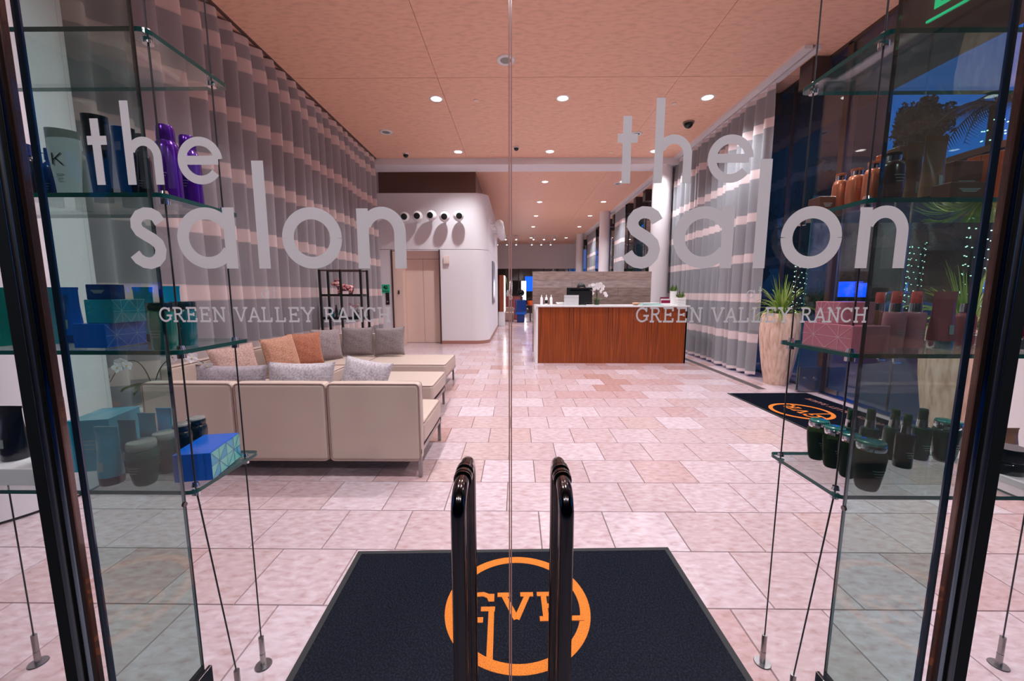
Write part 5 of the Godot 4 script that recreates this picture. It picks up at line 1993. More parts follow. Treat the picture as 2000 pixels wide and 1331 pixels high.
func sofa() -> void:
	var o := thing("sofa", "cream leather sofa section with three backs turned towards the entrance", "sofa", Vector3.ZERO, 0, "sectional sofa pieces")
	for k in 3:
		var x := -1.07 - 0.705 * k
		cushion_block(o, "back", Vector3(x, 0.437, -2.875), Vector3(0.70, 0.61, 0.10), 0.032, 0.006)
		cushion_block(o, "seat", Vector3(x, 0.315, -3.275), Vector3(0.70, 0.18, 0.69), 0.035, 0.012)
	rail(o, -2.82, -2.835, -0.72, -3.61)
	for p in [[-0.735, -2.85], [-0.735, -3.595], [-2.80, -2.85], [-2.80, -3.595], [-1.77, -3.2]]:
		leg(o, p[0], p[1])
	o = thing("sofa", "cream leather sofa section running along the striped curtain", "sofa", Vector3.ZERO, 0, "sectional sofa pieces")
	for k in 2:
		var z := -4.085 - 0.84 * k
		cushion_block(o, "seat", Vector3(-2.745, 0.315, z), Vector3(0.78, 0.18, 0.80), 0.035, 0.012)
		var zz := z + (0.12 if k == 0 else 0.0)
		cushion_block(o, "back", Vector3(-3.19, 0.437, zz), Vector3(0.10, 0.61, 0.835 + (0.24 if k == 0 else 0.0)), 0.032, 0.006)
	rail(o, -3.22, -3.665, -2.36, -5.33)
	for p in [[-2.38, -3.69], [-3.2, -3.69], [-2.38, -5.3], [-3.2, -5.3]]:
		leg(o, p[0], p[1])
	o = thing("chaise_sofa", "cream leather corner sofa section at the far side with a long chaise end", "sofa", Vector3.ZERO, 0, "sectional sofa pieces")
	cushion_block(o, "seat", Vector3(-2.66, 0.315, -5.80), Vector3(0.94, 0.18, 0.88), 0.035, 0.012)
	cushion_block(o, "seat", Vector3(-1.585, 0.315, -5.80), Vector3(1.20, 0.19, 0.90), 0.035, 0.012)
	cushion_block(o, "back", Vector3(-2.845, 0.437, -6.30), Vector3(0.64, 0.61, 0.10), 0.032, 0.006)
	cushion_block(o, "back", Vector3(-2.19, 0.437, -6.30), Vector3(0.66, 0.61, 0.10), 0.032, 0.006)
	cushion_block(o, "back", Vector3(-3.19, 0.437, -5.80), Vector3(0.10, 0.61, 0.88), 0.032, 0.006)
	rail(o, -3.22, -5.36, -1.0, -6.34)
	for p in [[-1.02, -5.39], [-1.02, -6.2], [-3.2, -6.3], [-2.0, -6.3], [-2.2, -5.4]]:
		leg(o, p[0], p[1])
	o = thing("ottoman", "square cream leather ottoman standing inside the sectional sofa", "ottoman")
	cushion_block(o, "seat", Vector3(-1.32, 0.335, -4.46), Vector3(0.86, 0.17, 0.77), 0.035, 0.012)
	rail(o, -1.74, -4.09, -0.90, -4.83)
	for p in [[-0.92, -4.11], [-0.92, -4.81], [-1.72, -4.11], [-1.72, -4.81]]:
		leg(o, p[0], p[1])
	# loose cushions: label, centre, turn, lean, roll, w, h, t, material
	var cs := [
		["long lilac-grey cushion lying behind the leftmost front sofa back", Vector3(-2.32, 0.635, -3.07), 0.0, -0.16, 0.0, 0.60, 0.40, 0.16, "velvet_lilac"],
		["wide silver velvet cushion behind the middle front sofa back", Vector3(-1.76, 0.64, -3.09), 0.0, -0.18, 0.0, 0.56, 0.43, 0.17, "velvet_silver"],
		["silver velvet cushion tipped on its corner at the right of the front sofa backs", Vector3(-1.27, 0.655, -3.16), -0.15, -0.3, -0.14, 0.44, 0.43, 0.16, "velvet_silver"],
		["pale pink cushion on the sofa by the curtain, nearest the orchid", Vector3(-2.93, 0.645, -3.98), 1.15, -0.25, 0.05, 0.46, 0.45, 0.16, "velvet_pink"],
		["peach cushion turned nearly edge-on on the curtain side sofa", Vector3(-2.90, 0.65, -4.72), 1.25, -0.22, 0.06, 0.46, 0.46, 0.17, "velvet_peach"],
		["orange velvet cushion on the curtain side sofa", Vector3(-2.86, 0.65, -5.2), 0.9, -0.2, 0.0, 0.45, 0.45, 0.16, "velvet_orange"],
		["taupe cushion in the far corner of the sofa, beside the orange one", Vector3(-2.80, 0.65, -5.68), 1.0, -0.22, -0.05, 0.46, 0.46, 0.16, "velvet_taupe"],
		["grey cushion against the far sofa back, left of the two grey ones", Vector3(-2.52, 0.645, -6.10), 0.1, -0.2, 0.0, 0.50, 0.45, 0.16, "velvet_grey"],
		["grey cushion against the far sofa back, right of the two grey ones", Vector3(-2.0, 0.645, -6.08), -0.1, -0.22, 0.06, 0.50, 0.45, 0.16, "velvet_grey"],
	]
	for c in cs:
		var s := st()
		pillow(s, Transform3D.IDENTITY, c[5], c[6], c[7])
		var p := part(self, "cushion", s, c[8])
		tag(p, c[0], "cushion", "loose cushions on the sofa")
		p.position = c[1]
		p.basis = Basis(Vector3.UP, c[2]) * Basis(Vector3.RIGHT, c[3]) * Basis(Vector3.BACK, c[4])
	# orchid on a low stand between sofa end and column
	o = thing("plant_stand", "small round white stand between the sofa end and the left column", "stand", Vector3(-3.02, 0, -3.13))
	var s2 := st()
	cyl(s2, Vector3(0, 0.46, 0), Vector3(0, 0.48, 0), 0.13, 32)
	part(o, "top", s2, "white_gloss")
	s2 = st()
	cyl(s2, Vector3(0, 0.02, 0), Vector3(0, 0.46, 0), 0.02, 16)
	part(o, "pole", s2, "steel")
	s2 = st()
	cyl(s2, Vector3(0, 0, 0), Vector3(0, 0.02, 0), 0.11, 32)
	part(o, "base", s2, "white_gloss")
	orchid("white orchid with arching stems on the stand left of the sofa", Vector3(-3.02, 0.48, -3.13), 0.075, 0.13, [[Vector3(0.28, 0.42, 0.02), Vector3(0.62, 0.28, 0.03)], [Vector3(-0.12, 0.40, 0.06), Vector3(-0.25, 0.22, 0.10)]], 0.045, 6, "white_gloss", 0.25)


func orchid(label: String, at: Vector3, pr: float, ph: float, stems: Array, fs: float, n: int, pot: String, leaf_len: float) -> void:
	var o := thing("orchid", label, "orchid", at)
	var s := st()
	lathe(s, [Vector2(0, 0), Vector2(pr * 0.75, 0), Vector2(pr * 0.85, 0.006), Vector2(pr, ph * 0.9), Vector2(pr, ph), Vector2(pr * 0.92, ph), Vector2(pr * 0.9, ph * 0.88), Vector2(0, ph * 0.86)], 28)
	part(o, "pot", s, pot)
	var fl := st()
	for k in 5:
		var a := TAU * k / 5.0 + PI / 2
		var w := 0.55 if k in [0, 2, 3] else 0.85
		var d := Vector3(cos(a), sin(a), 0)
		var e := Vector3(-sin(a), cos(a), 0)
		var f := func(u: float, v: float) -> Vector3:
			var t := u
			var wd := fs * w * sin(PI * minf(1.0, 0.12 + t * 0.86)) * 0.62
			return d * (fs * (0.1 + 0.95 * t)) + e * (v - 0.5) * 2.0 * wd + Vector3(0, 0, fs * 0.22 * t * t - fs * 0.1 * absf(v - 0.5))
		sheet(fl, f, 5, 4, func(_p): return Vector3(0, 0, 1))
	var flower := fl.commit()
	var hs := st()
	rbox(hs, Transform3D(Basis(), Vector3(0, -fs * 0.08, fs * 0.14)), Vector3(fs * 0.22, fs * 0.3, fs * 0.25), fs * 0.1, 2)
	var heart := hs.commit()
	var g := RandomNumberGenerator.new()
	g.seed = int(at.x * 100) + 55
	for q in stems:
		var top: Vector3 = q[0]
		var tip: Vector3 = q[1]
		var pts := []
		for i in 17:
			var t := i / 16.0
			var a := Vector3(0, ph * 0.85, 0)
			var c1 := Vector3(top.x * 0.25, ph + top.y * 0.75, top.z * 0.3)
			var c2 := Vector3(top.x, ph * 0.2 + top.y * 1.15, top.z)
			pts.append(a.bezier_interpolate(c1, c2, tip, t))
		s = st()
		tube(s, pts, fs * 0.09, 8, fs * 0.05)
		part(o, "stem", s, "stem_green")
		for k in n:
			var t := 0.52 + 0.48 * k / maxf(1, n - 1)
			var i := int(t * 15.99)
			var p: Vector3 = pts[i].lerp(pts[i + 1], fmod(t * 15.99, 1.0)) + Vector3((g.randf() - 0.5) * fs * 1.4, (g.randf() - 0.65) * fs * 1.2, fs * 0.3 + g.randf() * fs * 0.5)
			var m := part(o, "flower", flower, "petal")
			m.position = p
			m.basis = Basis(Vector3.UP, g.randf_range(-0.8, 0.8)) * Basis(Vector3.RIGHT, g.randf_range(-0.1, 0.5)) * Basis(Vector3.BACK, g.randf_range(-0.5, 0.5))
			part(m, "heart", heart, "petal_heart")
	for k in 5:
		var a := TAU * k / 5.0 + 0.4
		var d := Vector3(cos(a), 0, sin(a) * 0.6)
		var e := Vector3(-sin(a), 0, cos(a))
		s = st()
		var f := func(u: float, v: float) -> Vector3:
			return Vector3(0, ph * 0.9, 0) + d * leaf_len * u + Vector3.UP * leaf_len * (0.75 * u - 0.75 * u * u + 0.15 * absf(v - 0.5)) + e * (v - 0.5) * leaf_len * 0.42 * sin(PI * minf(1, 0.1 + u * 0.89))
		sheet(s, f, 8, 4, func(_p): return Vector3.UP)
		part(o, "leaf", s, "leaf_dark")


# ------------------------------------------------------------------ reception
func reception() -> void:
	var d := thing("reception_desk", "long reception desk with vertical grained brown wood front and white top", "desk", Vector3(1.9, 0, -7.7))
	var s := st()
	box(s, Vector3(-1.465, 0.0, -0.0), Vector3(1.475, 1.12, -0.03))
	part(d, "front_panel", s, "zebra_wood")
	s = st()
	rbox(s, Transform3D(Basis(), Vector3(-1.488, 0.562, -0.375)), Vector3(0.046, 1.124, 0.78), 0.003, 1)
	part(d, "side_panel", s, "white_gloss")
	s = st()
	box(s, Vector3(1.475, 0, -0.0), Vector3(1.445, 1.12, -0.76))
	part(d, "side_panel", s, "zebra_wood")
	s = st()
	rbox(s, Transform3D(Basis(), Vector3(0, 1.1395, -0.375)), Vector3(3.022, 0.031, 0.80), 0.003, 1)
	part(d, "worktop", s, "white_gloss")
	# plank screen behind
	var w := struct_root("partition")
	w.position = Vector3(0.385, 0, -9.2)
	s = st()
	box(s, Vector3(0.01, 0, -0.03), Vector3(2.755, 1.87, -0.2))
	part(w, "core", s, "dark_seam")
	var rh := 0.1826
	for r in range(-0, 11):
		var y0 := 1.876 - rh * (r + 1)
		if y0 < -0.16:
			break
		var cuts := [0.0, [1.65, 0.92, 2.0, 0.87, 1.5][r % 5], 2.766]
		for k in 2:
			s = st()
			var yb := maxf(y0 + 0.003, 0.0)
			rbox(s, Transform3D(Basis(), Vector3((cuts[k] + cuts[k + 1]) / 2, (yb + y0 + rh) / 2, -0.015)), Vector3(cuts[k + 1] - cuts[k] - 0.003, y0 + rh - yb, 0.03), 0.003, 1)
			part(w, "plank", s, "plank_%d" % ((r * 2 + k * 3 + r / 3) % 3))
	s = st()
	rbox(s, Transform3D(Basis(), Vector3(1.383, 1.884, -0.1)), Vector3(2.77, 0.016, 0.2), 0.003, 1)
	part(w, "cap", s, "plank_0")
	var T := 1.155
	# monitor seen from behind
	var o := thing("monitor", "black computer monitor on the desk seen from behind", "monitor", Vector3(1.31, T, -8.12))
	s = st()
	rbox(s, Transform3D(Basis(), Vector3(0, 0.20, 0)), Vector3(0.53, 0.31, 0.035), 0.008, 2)
	part(o, "housing", s, "black")
	s = st()
	rbox(s, Transform3D(Basis(), Vector3(0, 0.30, 0.02)), Vector3(0.40, 0.035, 0.012), 0.003, 1)
	part(o, "vent", s, "black_gloss")
	s = st()
	rbox(s, Transform3D(Basis(), Vector3(0, 0.11, 0.028)), Vector3(0.07, 0.20, 0.03), 0.006, 1)
	part(o, "neck", s, "black")
	s = st()
	rbox(s, Transform3D(Basis(), Vector3(0, 0.006, 0.0)), Vector3(0.26, 0.012, 0.2), 0.004, 1)
	part(o, "foot", s, "black")
	o = thing("display_box", "white box standing on the desk in front of the monitor", "box", Vector3(1.11, T, -7.88))
	s = st()
	rbox(s, Transform3D(Basis(), Vector3(0, 0.10, 0)), Vector3(0.285, 0.20, 0.09), 0.003, 1)
	part(o, "body", s, "off_white")
	s = st()
	box(s, Vector3(-0.143, 0.148, -0.046), Vector3(0.143, 0.152, 0.046))
	part(o, "lid_seam", s, "cap_grey")
	var bl := ["white bottle on the desk, leftmost of three near the corner", "white bottle with a black label, middle of three on the desk", "white bottle on the desk, nearest the white bowl"]
	for k in 3:
		o = thing("lotion_bottle", bl[k], "bottle", Vector3(0.52 + 0.098 * k, T, -8.0), 0, "white bottles on the desk")
		s = st()
		lathe(s, [Vector2(0, 0), Vector2(0.026, 0), Vector2(0.028, 0.004), Vector2(0.028, 0.13), Vector2(0.022, 0.15), Vector2(0.012, 0.16), Vector2(0, 0.16)], 20)
		part(o, "body", s, "white_gloss")
		s = st()
		cyl(s, Vector3(0, 0.16, 0), Vector3(0, 0.205, 0), 0.011, 12, 0.008)
		part(o, "cap", s, "white_gloss")
		if k == 1:
			s = st()
			lathe(s, [Vector2(0.0283, 0.03), Vector2(0.0288, 0.03), Vector2(0.0288, 0.10), Vector2(0.0283, 0.10)], 20)
			part(o, "label", s, "black")
	o = thing("bowl", "shallow white boat-shaped bowl on the desk beside the bottles", "bowl", Vector3(0.90, T, -8.0))
	s = st()
	lathe(s, [Vector2(0, 0), Vector2(0.03, 0), Vector2(0.06, 0.02), Vector2(0.085, 0.055), Vector2(0.081, 0.056), Vector2(0.055, 0.024), Vector2(0, 0.012)], 28, Transform3D.IDENTITY, 1.05, 0.6)
	part(o, "shell", s, "white_gloss")
	orchid("white orchid in a mossy pot on the desk beside the monitor", Vector3(1.69, T, -8.2), 0.06, 0.10, [[Vector3(-0.12, 0.42, 0.0), Vector3(-0.26, 0.27, 0.05)], [Vector3(0.03, 0.47, 0.0), Vector3(0.17, 0.20, 0.04)], [Vector3(-0.03, 0.44, 0.03), Vector3(0.04, 0.30, 0.07)], [Vector3(-0.06, 0.40, 0.03), Vector3(-0.13, 0.25, 0.07)]], 0.042, 9, "stem_green", 0.17)
	o = thing("wooden_dish", "small turned wooden dish on the desk left of the papers", "dish", Vector3(2.43, T, -7.95))
	s = st()
	lathe(s, [Vector2(0, 0), Vector2(0.04, 0), Vector2(0.07, 0.03), Vector2(0.072, 0.038), Vector2(0.06, 0.05), Vector2(0, 0.055)], 24)
	part(o, "body", s, mat("light_wood", Color(0.72, 0.52, 0.38), 0.5))
	o = thing("paper_stack", "low stack of white and pale blue papers on the desk", "papers", Vector3(2.74, T, -7.95))
	for k in 4:
		s = st()
		box(s, Vector3(-0.22, 0.012 * k, -0.12), Vector3(0.20 - 0.03 * k, 0.012 * k + 0.011, 0.12))
		part(o, "sheet", s, "white_paint" if k % 2 else "facet_pale" if M.has("facet_pale") else "white_paint").rotation.y = 0.04 * k
	o = thing("card_rack", "small card rack of red and white cards on the desk", "card rack", Vector3(3.0, T, -7.9))
	for k in 3:
		s = st()
		box(s, Vector3(-0.09, 0.0, 0.03 - k * 0.035), Vector3(0.09, 0.10 + 0.03 * k, 0.026 - k * 0.035))
		part(o, "card", s, ["plum", "white_paint", "plum"][k])
	s = st()
	rbox(s, Transform3D(Basis(), Vector3(0, 0.02, 0)), Vector3(0.20, 0.04, 0.13), 0.003, 1)
	part(o, "tray", s, "white_gloss")
	for k in 2:
		var at: Vector3 = [Vector3(3.27, T, -7.83), Vector3(3.26, T, -8.15)][k]
		o = thing("succulent", ["small green succulent in a ribbed white pot at the desk end", "small green succulent in a tall white pot behind the ribbed one"][k], "potted plant", at)
		var ph: float = [0.15, 0.28][k]
		s = st()
		if k == 0:
			for i in 5:
				rbox(s, Transform3D(Basis(), Vector3(0, 0.015 + i * 0.03, 0)), Vector3(0.17, 0.027, 0.15), 0.006, 2)
		else:
			lathe(s, [Vector2(0, 0), Vector2(0.055, 0), Vector2(0.07, ph), Vector2(0.06, ph), Vector2(0.058, ph - 0.02), Vector2(0, ph - 0.02)], 24)
		part(o, "pot", s, "white_gloss")
		for i in 18:
			var a := i * 2.4
			var r := 0.02 + 0.003 * i
			var dd := Vector3(cos(a), 0, sin(a))
			s = st()
			var tip := dd * (0.05 + 0.003 * i) + Vector3.UP * (ph + 0.15 - 0.005 * i)
			var b0 := dd * 0.012 + Vector3.UP * (ph - 0.015)
			var sd := Vector3(-sin(a), 0, cos(a)) * 0.013
			var mid := b0.lerp(tip, 0.5) + dd * 0.02
			poly(s, [b0, mid + sd, tip, mid - sd], Vector3.UP)
			part(o, "leaf", s, "leaf_dark" if i % 2 else "leaf_a")
	receptionist()


func receptionist() -> void:
	# seated on a stool behind the monitor; only the top of the head shows from the door
	var at := Vector3(1.44, 0, -8.72)
	var st_ := thing("stool", "black desk stool behind the reception desk", "stool", at)
	var s := st()
	cyl(s, Vector3(0, 0.66, -0.02), Vector3(0, 0.73, -0.02), 0.2, 28, 0.19)
	part(st_, "seat", s, "black")
	s = st()
	cyl(s, Vector3(0, 0.03, -0.02), Vector3(0, 0.66, -0.02), 0.025, 14)
	part(st_, "pole", s, "chrome")
	s = st()
	cyl(s, Vector3(0, 0, -0.02), Vector3(0, 0.03, -0.02), 0.22, 28, 0.2)
	part(st_, "base", s, "chrome")
	var p := thing("person", "person with dark hair seated behind the desk, mostly hidden by the monitor", "person", at)
	s = st()
	# torso, hips, thighs, shins, arms; facing +z towards the desk
	blob(s, [[Vector3(-0.08, 0.80, 0), Vector3(0.08, 0.80, 0), 0.11, 0.11], [Vector3(0, 0.85, 0), Vector3(0, 1.12, 0.0), 0.125, 0.13], [Vector3(0, 1.10, 0), Vector3(0, 1.24, 0.0), 0.13, 0.10], [Vector3(-0.15, 1.24, 0), Vector3(0.15, 1.24, 0), 0.055, 0.055], [Vector3(0, 1.25, 0), Vector3(0, 1.38, 0.02), 0.052, 0.05],
		[Vector3(-0.09, 0.79, 0.02), Vector3(-0.11, 0.77, 0.42), 0.085, 0.06], [Vector3(0.09, 0.79, 0.02), Vector3(0.11, 0.77, 0.42), 0.085, 0.06], [Vector3(-0.11, 0.77, 0.42), Vector3(-0.11, 0.36, 0.40), 0.06, 0.04], [Vector3(0.11, 0.77, 0.42), Vector3(0.11, 0.36, 0.40), 0.06, 0.04], [Vector3(-0.11, 0.32, 0.40), Vector3(-0.12, 0.30, 0.54), 0.04, 0.032], [Vector3(0.11, 0.32, 0.40), Vector3(0.12, 0.30, 0.54), 0.04, 0.032],
		[Vector3(-0.19, 1.22, 0), Vector3(-0.24, 0.98, 0.08), 0.055, 0.042], [Vector3(-0.24, 0.98, 0.08), Vector3(-0.14, 1.0, 0.30), 0.042, 0.028], [Vector3(0.19, 1.22, 0), Vector3(0.24, 0.98, 0.08), 0.055, 0.042], [Vector3(0.24, 0.98, 0.08), Vector3(0.14, 1.0, 0.30), 0.042, 0.028]], 0.02, 0.04)
	var hands := []
	for sg in [-1.0, 1.0]:
		var b := []
		b.append([Vector3(sg * 0.14, 1.0, 0.30), Vector3(sg * 0.135, 1.0, 0.36), 0.024, 0.03])
		b.append([Vector3(sg * 0.115, 1.0, 0.36), Vector3(sg * 0.155, 1.0, 0.36), 0.016, 0.016])
		for k in 4:
			var x: float = sg * (0.108 + 0.019 * k)
			var l: float = [0.06, 0.072, 0.068, 0.052][3 - k] if sg < 0 else [0.06, 0.072, 0.068, 0.052][k]
			b.append([Vector3(x, 1.0, 0.38), Vector3(x, 1.002, 0.38 + l * 0.55), 0.0088, 0.008])
			b.append([Vector3(x, 1.002, 0.38 + l * 0.55), Vector3(x, 0.985, 0.38 + l), 0.008, 0.007])
		b.append([Vector3(sg * 0.112, 0.995, 0.335), Vector3(sg * 0.085, 0.99, 0.385), 0.011, 0.0085])
		hands.append_array([b])
	part(p, "body", s, mat("dark_clothes", Color(0.03, 0.03, 0.035), 0.8))
	var hs := st()
	for b in hands:
		blob(hs, b, 0.005, 0.006)
	mat("skin", Color(0.78, 0.58, 0.48), 0.5)
	part(p, "hand", hs, "skin")
	var c := Vector3(0, 1.475, 0.03)
	s = st()
	blob(s, [[c + Vector3(0, 0.035, -0.015), c + Vector3(0, 0.03, -0.01), 0.085, 0.085], [c + Vector3(0, -0.02, 0.02), c + Vector3(0, -0.075, 0.045), 0.062, 0.036], [c + Vector3(0, 0.01, 0.085), c + Vector3(0, -0.018, 0.098), 0.008, 0.014], [c + Vector3(-0.02, -0.05, 0.078), c + Vector3(0.02, -0.05, 0.078), 0.008, 0.008], [c + Vector3(-0.085, 0.0, -0.01), c + Vector3(-0.085, -0.03, -0.005), 0.016, 0.01], [c + Vector3(0.085, 0.0, -0.01), c + Vector3(0.085, -0.03, -0.005), 0.016, 0.01], [Vector3(0, 1.36, 0.015), Vector3(0, 1.42, 0.02), 0.05, 0.048]], 0.007, 0.018)
	var hd := part(p, "head", s, "skin")
	s = st()
	for sg in [-1.0, 1.0]:
		rbox(s, Transform3D(Basis(), c + Vector3(sg * 0.031, 0.015, 0.069)), Vector3(0.022, 0.012, 0.012), 0.005, 2)
	part(hd, "eye", s, "black_gloss")
	s = st()
	blob(s, [[c + Vector3(0, 0.055, -0.025), c + Vector3(0, 0.052, -0.02), 0.093, 0.093], [c + Vector3(0, 0.0, -0.055), c + Vector3(0, -0.06, -0.05), 0.075, 0.06], [c + Vector3(-0.07, 0.03, -0.01), c + Vector3(-0.078, -0.02, -0.015), 0.03, 0.02], [c + Vector3(0.07, 0.03, -0.01), c + Vector3(0.078, -0.02, -0.015), 0.03, 0.02]], 0.009, 0.02)
	part(p, "hair", s, mat("dark_hair", Color(0.012, 0.011, 0.011), 0.55))


# ------------------------------------------------------------------ big planters by the exit
func planters() -> void:
	planter("tall clay planter with arching spider-leaf plant beside the exit clamp plate", Vector3(4.06, 0, -6.0), 4)
	planter("tall clay planter with arching spider-leaf plant close to the right column", Vector3(4.03, 0, -3.51), 9)


func planter(label: String, at: Vector3, sd: int) -> void:
	var o := thing("planter", label, "planter", at, 0, "tall clay planters")
	var prof := [Vector2(0.0, 0.0), Vector2(0.155, 0.0), Vector2(0.165, 0.02), Vector2(0.195, 0.18), Vector2(0.232, 0.42), Vector2(0.262, 0.66), Vector2(0.274, 0.84), Vector2(0.268, 0.98), Vector2(0.25, 1.07), Vector2(0.243, 1.10), Vector2(0.225, 1.10), Vector2(0.222, 1.05), Vector2(0.0, 1.04)]
	var s := st()
	# shallow ribs round the body
	for i in prof.size() - 1:
		pass
	var f := func(u: float, v: float) -> Vector3:
		var y := v * 1.10
		var r := 0.15
		for i in range(1, 9):
			if y >= prof[i].y and y <= prof[i + 1].y:
				r = lerpf(prof[i].x, prof[i + 1].x, (y - prof[i].y) / (prof[i + 1].y - prof[i].y))
		if v == 0.0:
			r = 0.155
		r *= 1.0 + 0.008 * cos(u * TAU * 22.0) * sin(PI * v)
		return Vector3(cos(u * TAU) * r, y, sin(u * TAU) * r)
	sheet(s, f, 132, 22, func(p): return Vector3(p.x, 0, p.z))
	lathe(s, [Vector2(0.243, 1.10), Vector2(0.225, 1.10), Vector2(0.222, 1.05)], 48)
	part(o, "pot", s, "planter_clay")
	s = st()
	lathe(s, [Vector2(0.223, 1.06), Vector2(0.15, 1.075), Vector2(0, 1.08)], 32)
	part(o, "soil", s, "soil")
	var g := RandomNumberGenerator.new()
	g.seed = sd
	var kinds := []
	for k in 6:
		var l := st()
		var up := [1.0, 0.9, 0.75, 0.6, 0.45, 0.8][k] as float
		var out := [0.20, 0.36, 0.48, 0.56, 0.52, 0.30][k] as float
		var droop := [0.35, 0.55, 0.7, 0.75, 0.8, 0.45][k] as float
		var f2 := func(u: float, v: float) -> Vector3:
			var y := up * 0.86 * u - droop * u * u * 0.62
			return Vector3(0.02 + out * u * (1.0 - 0.1 * u), y, (v - 0.5) * 0.034 * (1.0 - u * 0.92)) + Vector3(0, 0.006 * absf(v - 0.5) * 2.0, 0)
		sheet(l, f2, 10, 2, func(_p): return Vector3.UP)
		kinds.append(l.commit())
	for k in 130:
		var m := part(o, "leaf", kinds[g.randi() % 6], ["leaf_a", "leaf_b", "leaf_a", "leaf_b", "leaf_c"][g.randi() % 5])
		m.position = Vector3(0, 1.06, 0)
		var sc := g.randf_range(0.72, 1.0)
		var az := g.randf() * TAU
		if at.z > -4.0 and sin(az) < -0.3:
			sc *= 0.45
		m.basis = Basis(Vector3.UP, az).scaled(Vector3(sc, sc, sc))


# ------------------------------------------------------------------ open display rack behind the sofa
func rack() -> void:
	var o := thing("display_rack", "open black metal display rack behind the sofa by the curtain", "shelf unit", Vector3(-2.92, 0, -6.66), -0.02)
	for x in [-0.35, 0.0, 0.34]:
		for z in [0.14, -0.14]:
			if x == 0.0 and z < 0:
				continue
			var s := st()
			box(s, Vector3(x - 0.016, 0, z - 0.016), Vector3(x + 0.016, 1.79, z + 0.016))
			part(o, "post", s, "black")
	for y in [1.775, 1.385, 1.0, 0.6, 0.2]:
		var s := st()
		if y > 1.7:
			for z in [0.14, -0.14]:
				box(s, Vector3(-0.35, y - 0.012, z - 0.012), Vector3(0.34, y + 0.012, z + 0.012))
			part(o, "top_rail", s, "brown_trim")
		else:
			rbox(s, Transform3D(Basis(), Vector3(-0.005, y - 0.02, 0)), Vector3(0.70, 0.04, 0.27), 0.003, 1)
			part(o, "shelf", s, "black_gloss")
	# patchwork dog figurine
	var f := thing("figurine", "multicoloured patchwork dog figurine on the top shelf of the black rack", "figurine", Vector3(-2.93, 1.385, -6.64))
	var s2 := st()
	blob(s2, [[Vector3(0.12, 0.10, 0), Vector3(-0.04, 0.11, 0), 0.05, 0.062], [Vector3(-0.05, 0.13, 0), Vector3(-0.11, 0.18, 0.01), 0.05, 0.045], [Vector3(-0.12, 0.185, 0.01), Vector3(-0.165, 0.17, 0.015), 0.052, 0.035], [Vector3(-0.10, 0.23, 0.035), Vector3(-0.085, 0.25, 0.045), 0.018, 0.01], [Vector3(-0.10, 0.23, -0.02), Vector3(-0.085, 0.25, -0.03), 0.018, 0.01],
		[Vector3(-0.06, 0.09, 0.04), Vector3(-0.065, 0.01, 0.045), 0.026, 0.02], [Vector3(-0.06, 0.09, -0.04), Vector3(-0.065, 0.01, -0.045), 0.026, 0.02], [Vector3(0.11, 0.09, 0.035), Vector3(0.13, 0.055, 0.04), 0.034, 0.022], [Vector3(0.13, 0.055, 0.04), Vector3(0.12, 0.01, 0.04), 0.02, 0.018], [Vector3(0.11, 0.09, -0.035), Vector3(0.13, 0.055, -0.04), 0.034, 0.022], [Vector3(0.13, 0.055, -0.04), Vector3(0.12, 0.01, -0.04), 0.02, 0.018], [Vector3(0.16, 0.12, 0), Vector3(0.185, 0.15, 0), 0.012, 0.008]], 0.009, 0.025)
	var pm := mat("patchwork", Color(1, 1, 1), 0.2)
	var pt := noise_tex(71, 0.035, [Color(0.03, 0.05, 0.2), Color(0.05, 0.1, 0.3), Color(0.85, 0.2, 0.2), Color(0.95, 0.9, 0.88), Color(0.95, 0.55, 0.5), Color(0.1, 0.1, 0.12), Color(0.9, 0.85, 0.85)], 128, 128, 1)
	(pt.color_ramp as Gradient).interpolation_mode = Gradient.GRADIENT_INTERPOLATE_CONSTANT
	triplanar(pm, pt, Vector3(3, 3, 3), false)
	part(f, "body", s2, pm)
	s2 = st()
	rbox(s2, Transform3D(Basis(), Vector3(-0.198, 0.178, 0.017)), Vector3(0.014, 0.018, 0.022), 0.005, 2)
	part(f, "nose", s2, "black")
	for q in [["vase", "small teal vase on the middle shelf of the black rack, left one", -3.14, 0.045, 0.14, "teal"], ["vase", "small teal vase on the middle shelf of the black rack, right one", -2.99, 0.04, 0.12, "sea_green"], ["dark_bottle", "tiny dark bottle between the teal vases on the black rack", -3.065, 0.026, 0.20, "black"]]:
		var v := thing(q[0], q[1], "vase" if q[0] == "vase" else "bottle", Vector3(q[2], 1.0, -6.62))
		s2 = st()
		var r: float = q[3]
		var h: float = q[4]
		lathe(s2, [Vector2(0, 0), Vector2(r * 0.7, 0), Vector2(r, h * 0.4), Vector2(r * 0.6, h * 0.75), Vector2(r * 0.4, h * 0.85), Vector2(r * 0.5, h), Vector2(r * 0.35, h), Vector2(r * 0.3, h * 0.85), Vector2(0, h * 0.8)], 20)
		part(v, "body", s2, q[5])
	var b := thing("flower_pot", "pot of pink and white blossoms on the middle shelf of the black rack", "potted plant", Vector3(-2.74, 1.0, -6.62))
	s2 = st()
	lathe(s2, [Vector2(0, 0), Vector2(0.05, 0), Vector2(0.06, 0.08), Vector2(0.05, 0.08), Vector2(0, 0.07)], 20)
	part(b, "pot", s2, "dark_teal")
	var g := RandomNumberGenerator.new()
	g.seed = 4
	var bm := st()
	for k in 6:
		var a := TAU * k / 6
		poly(bm, [Vector3.ZERO, Vector3(cos(a - 0.4), sin(a - 0.4), 0.3) * 0.02, Vector3(cos(a), sin(a), 0.5) * 0.028, Vector3(cos(a + 0.4), sin(a + 0.4), 0.3) * 0.02], Vector3.BACK)
	var bmesh := bm.commit()
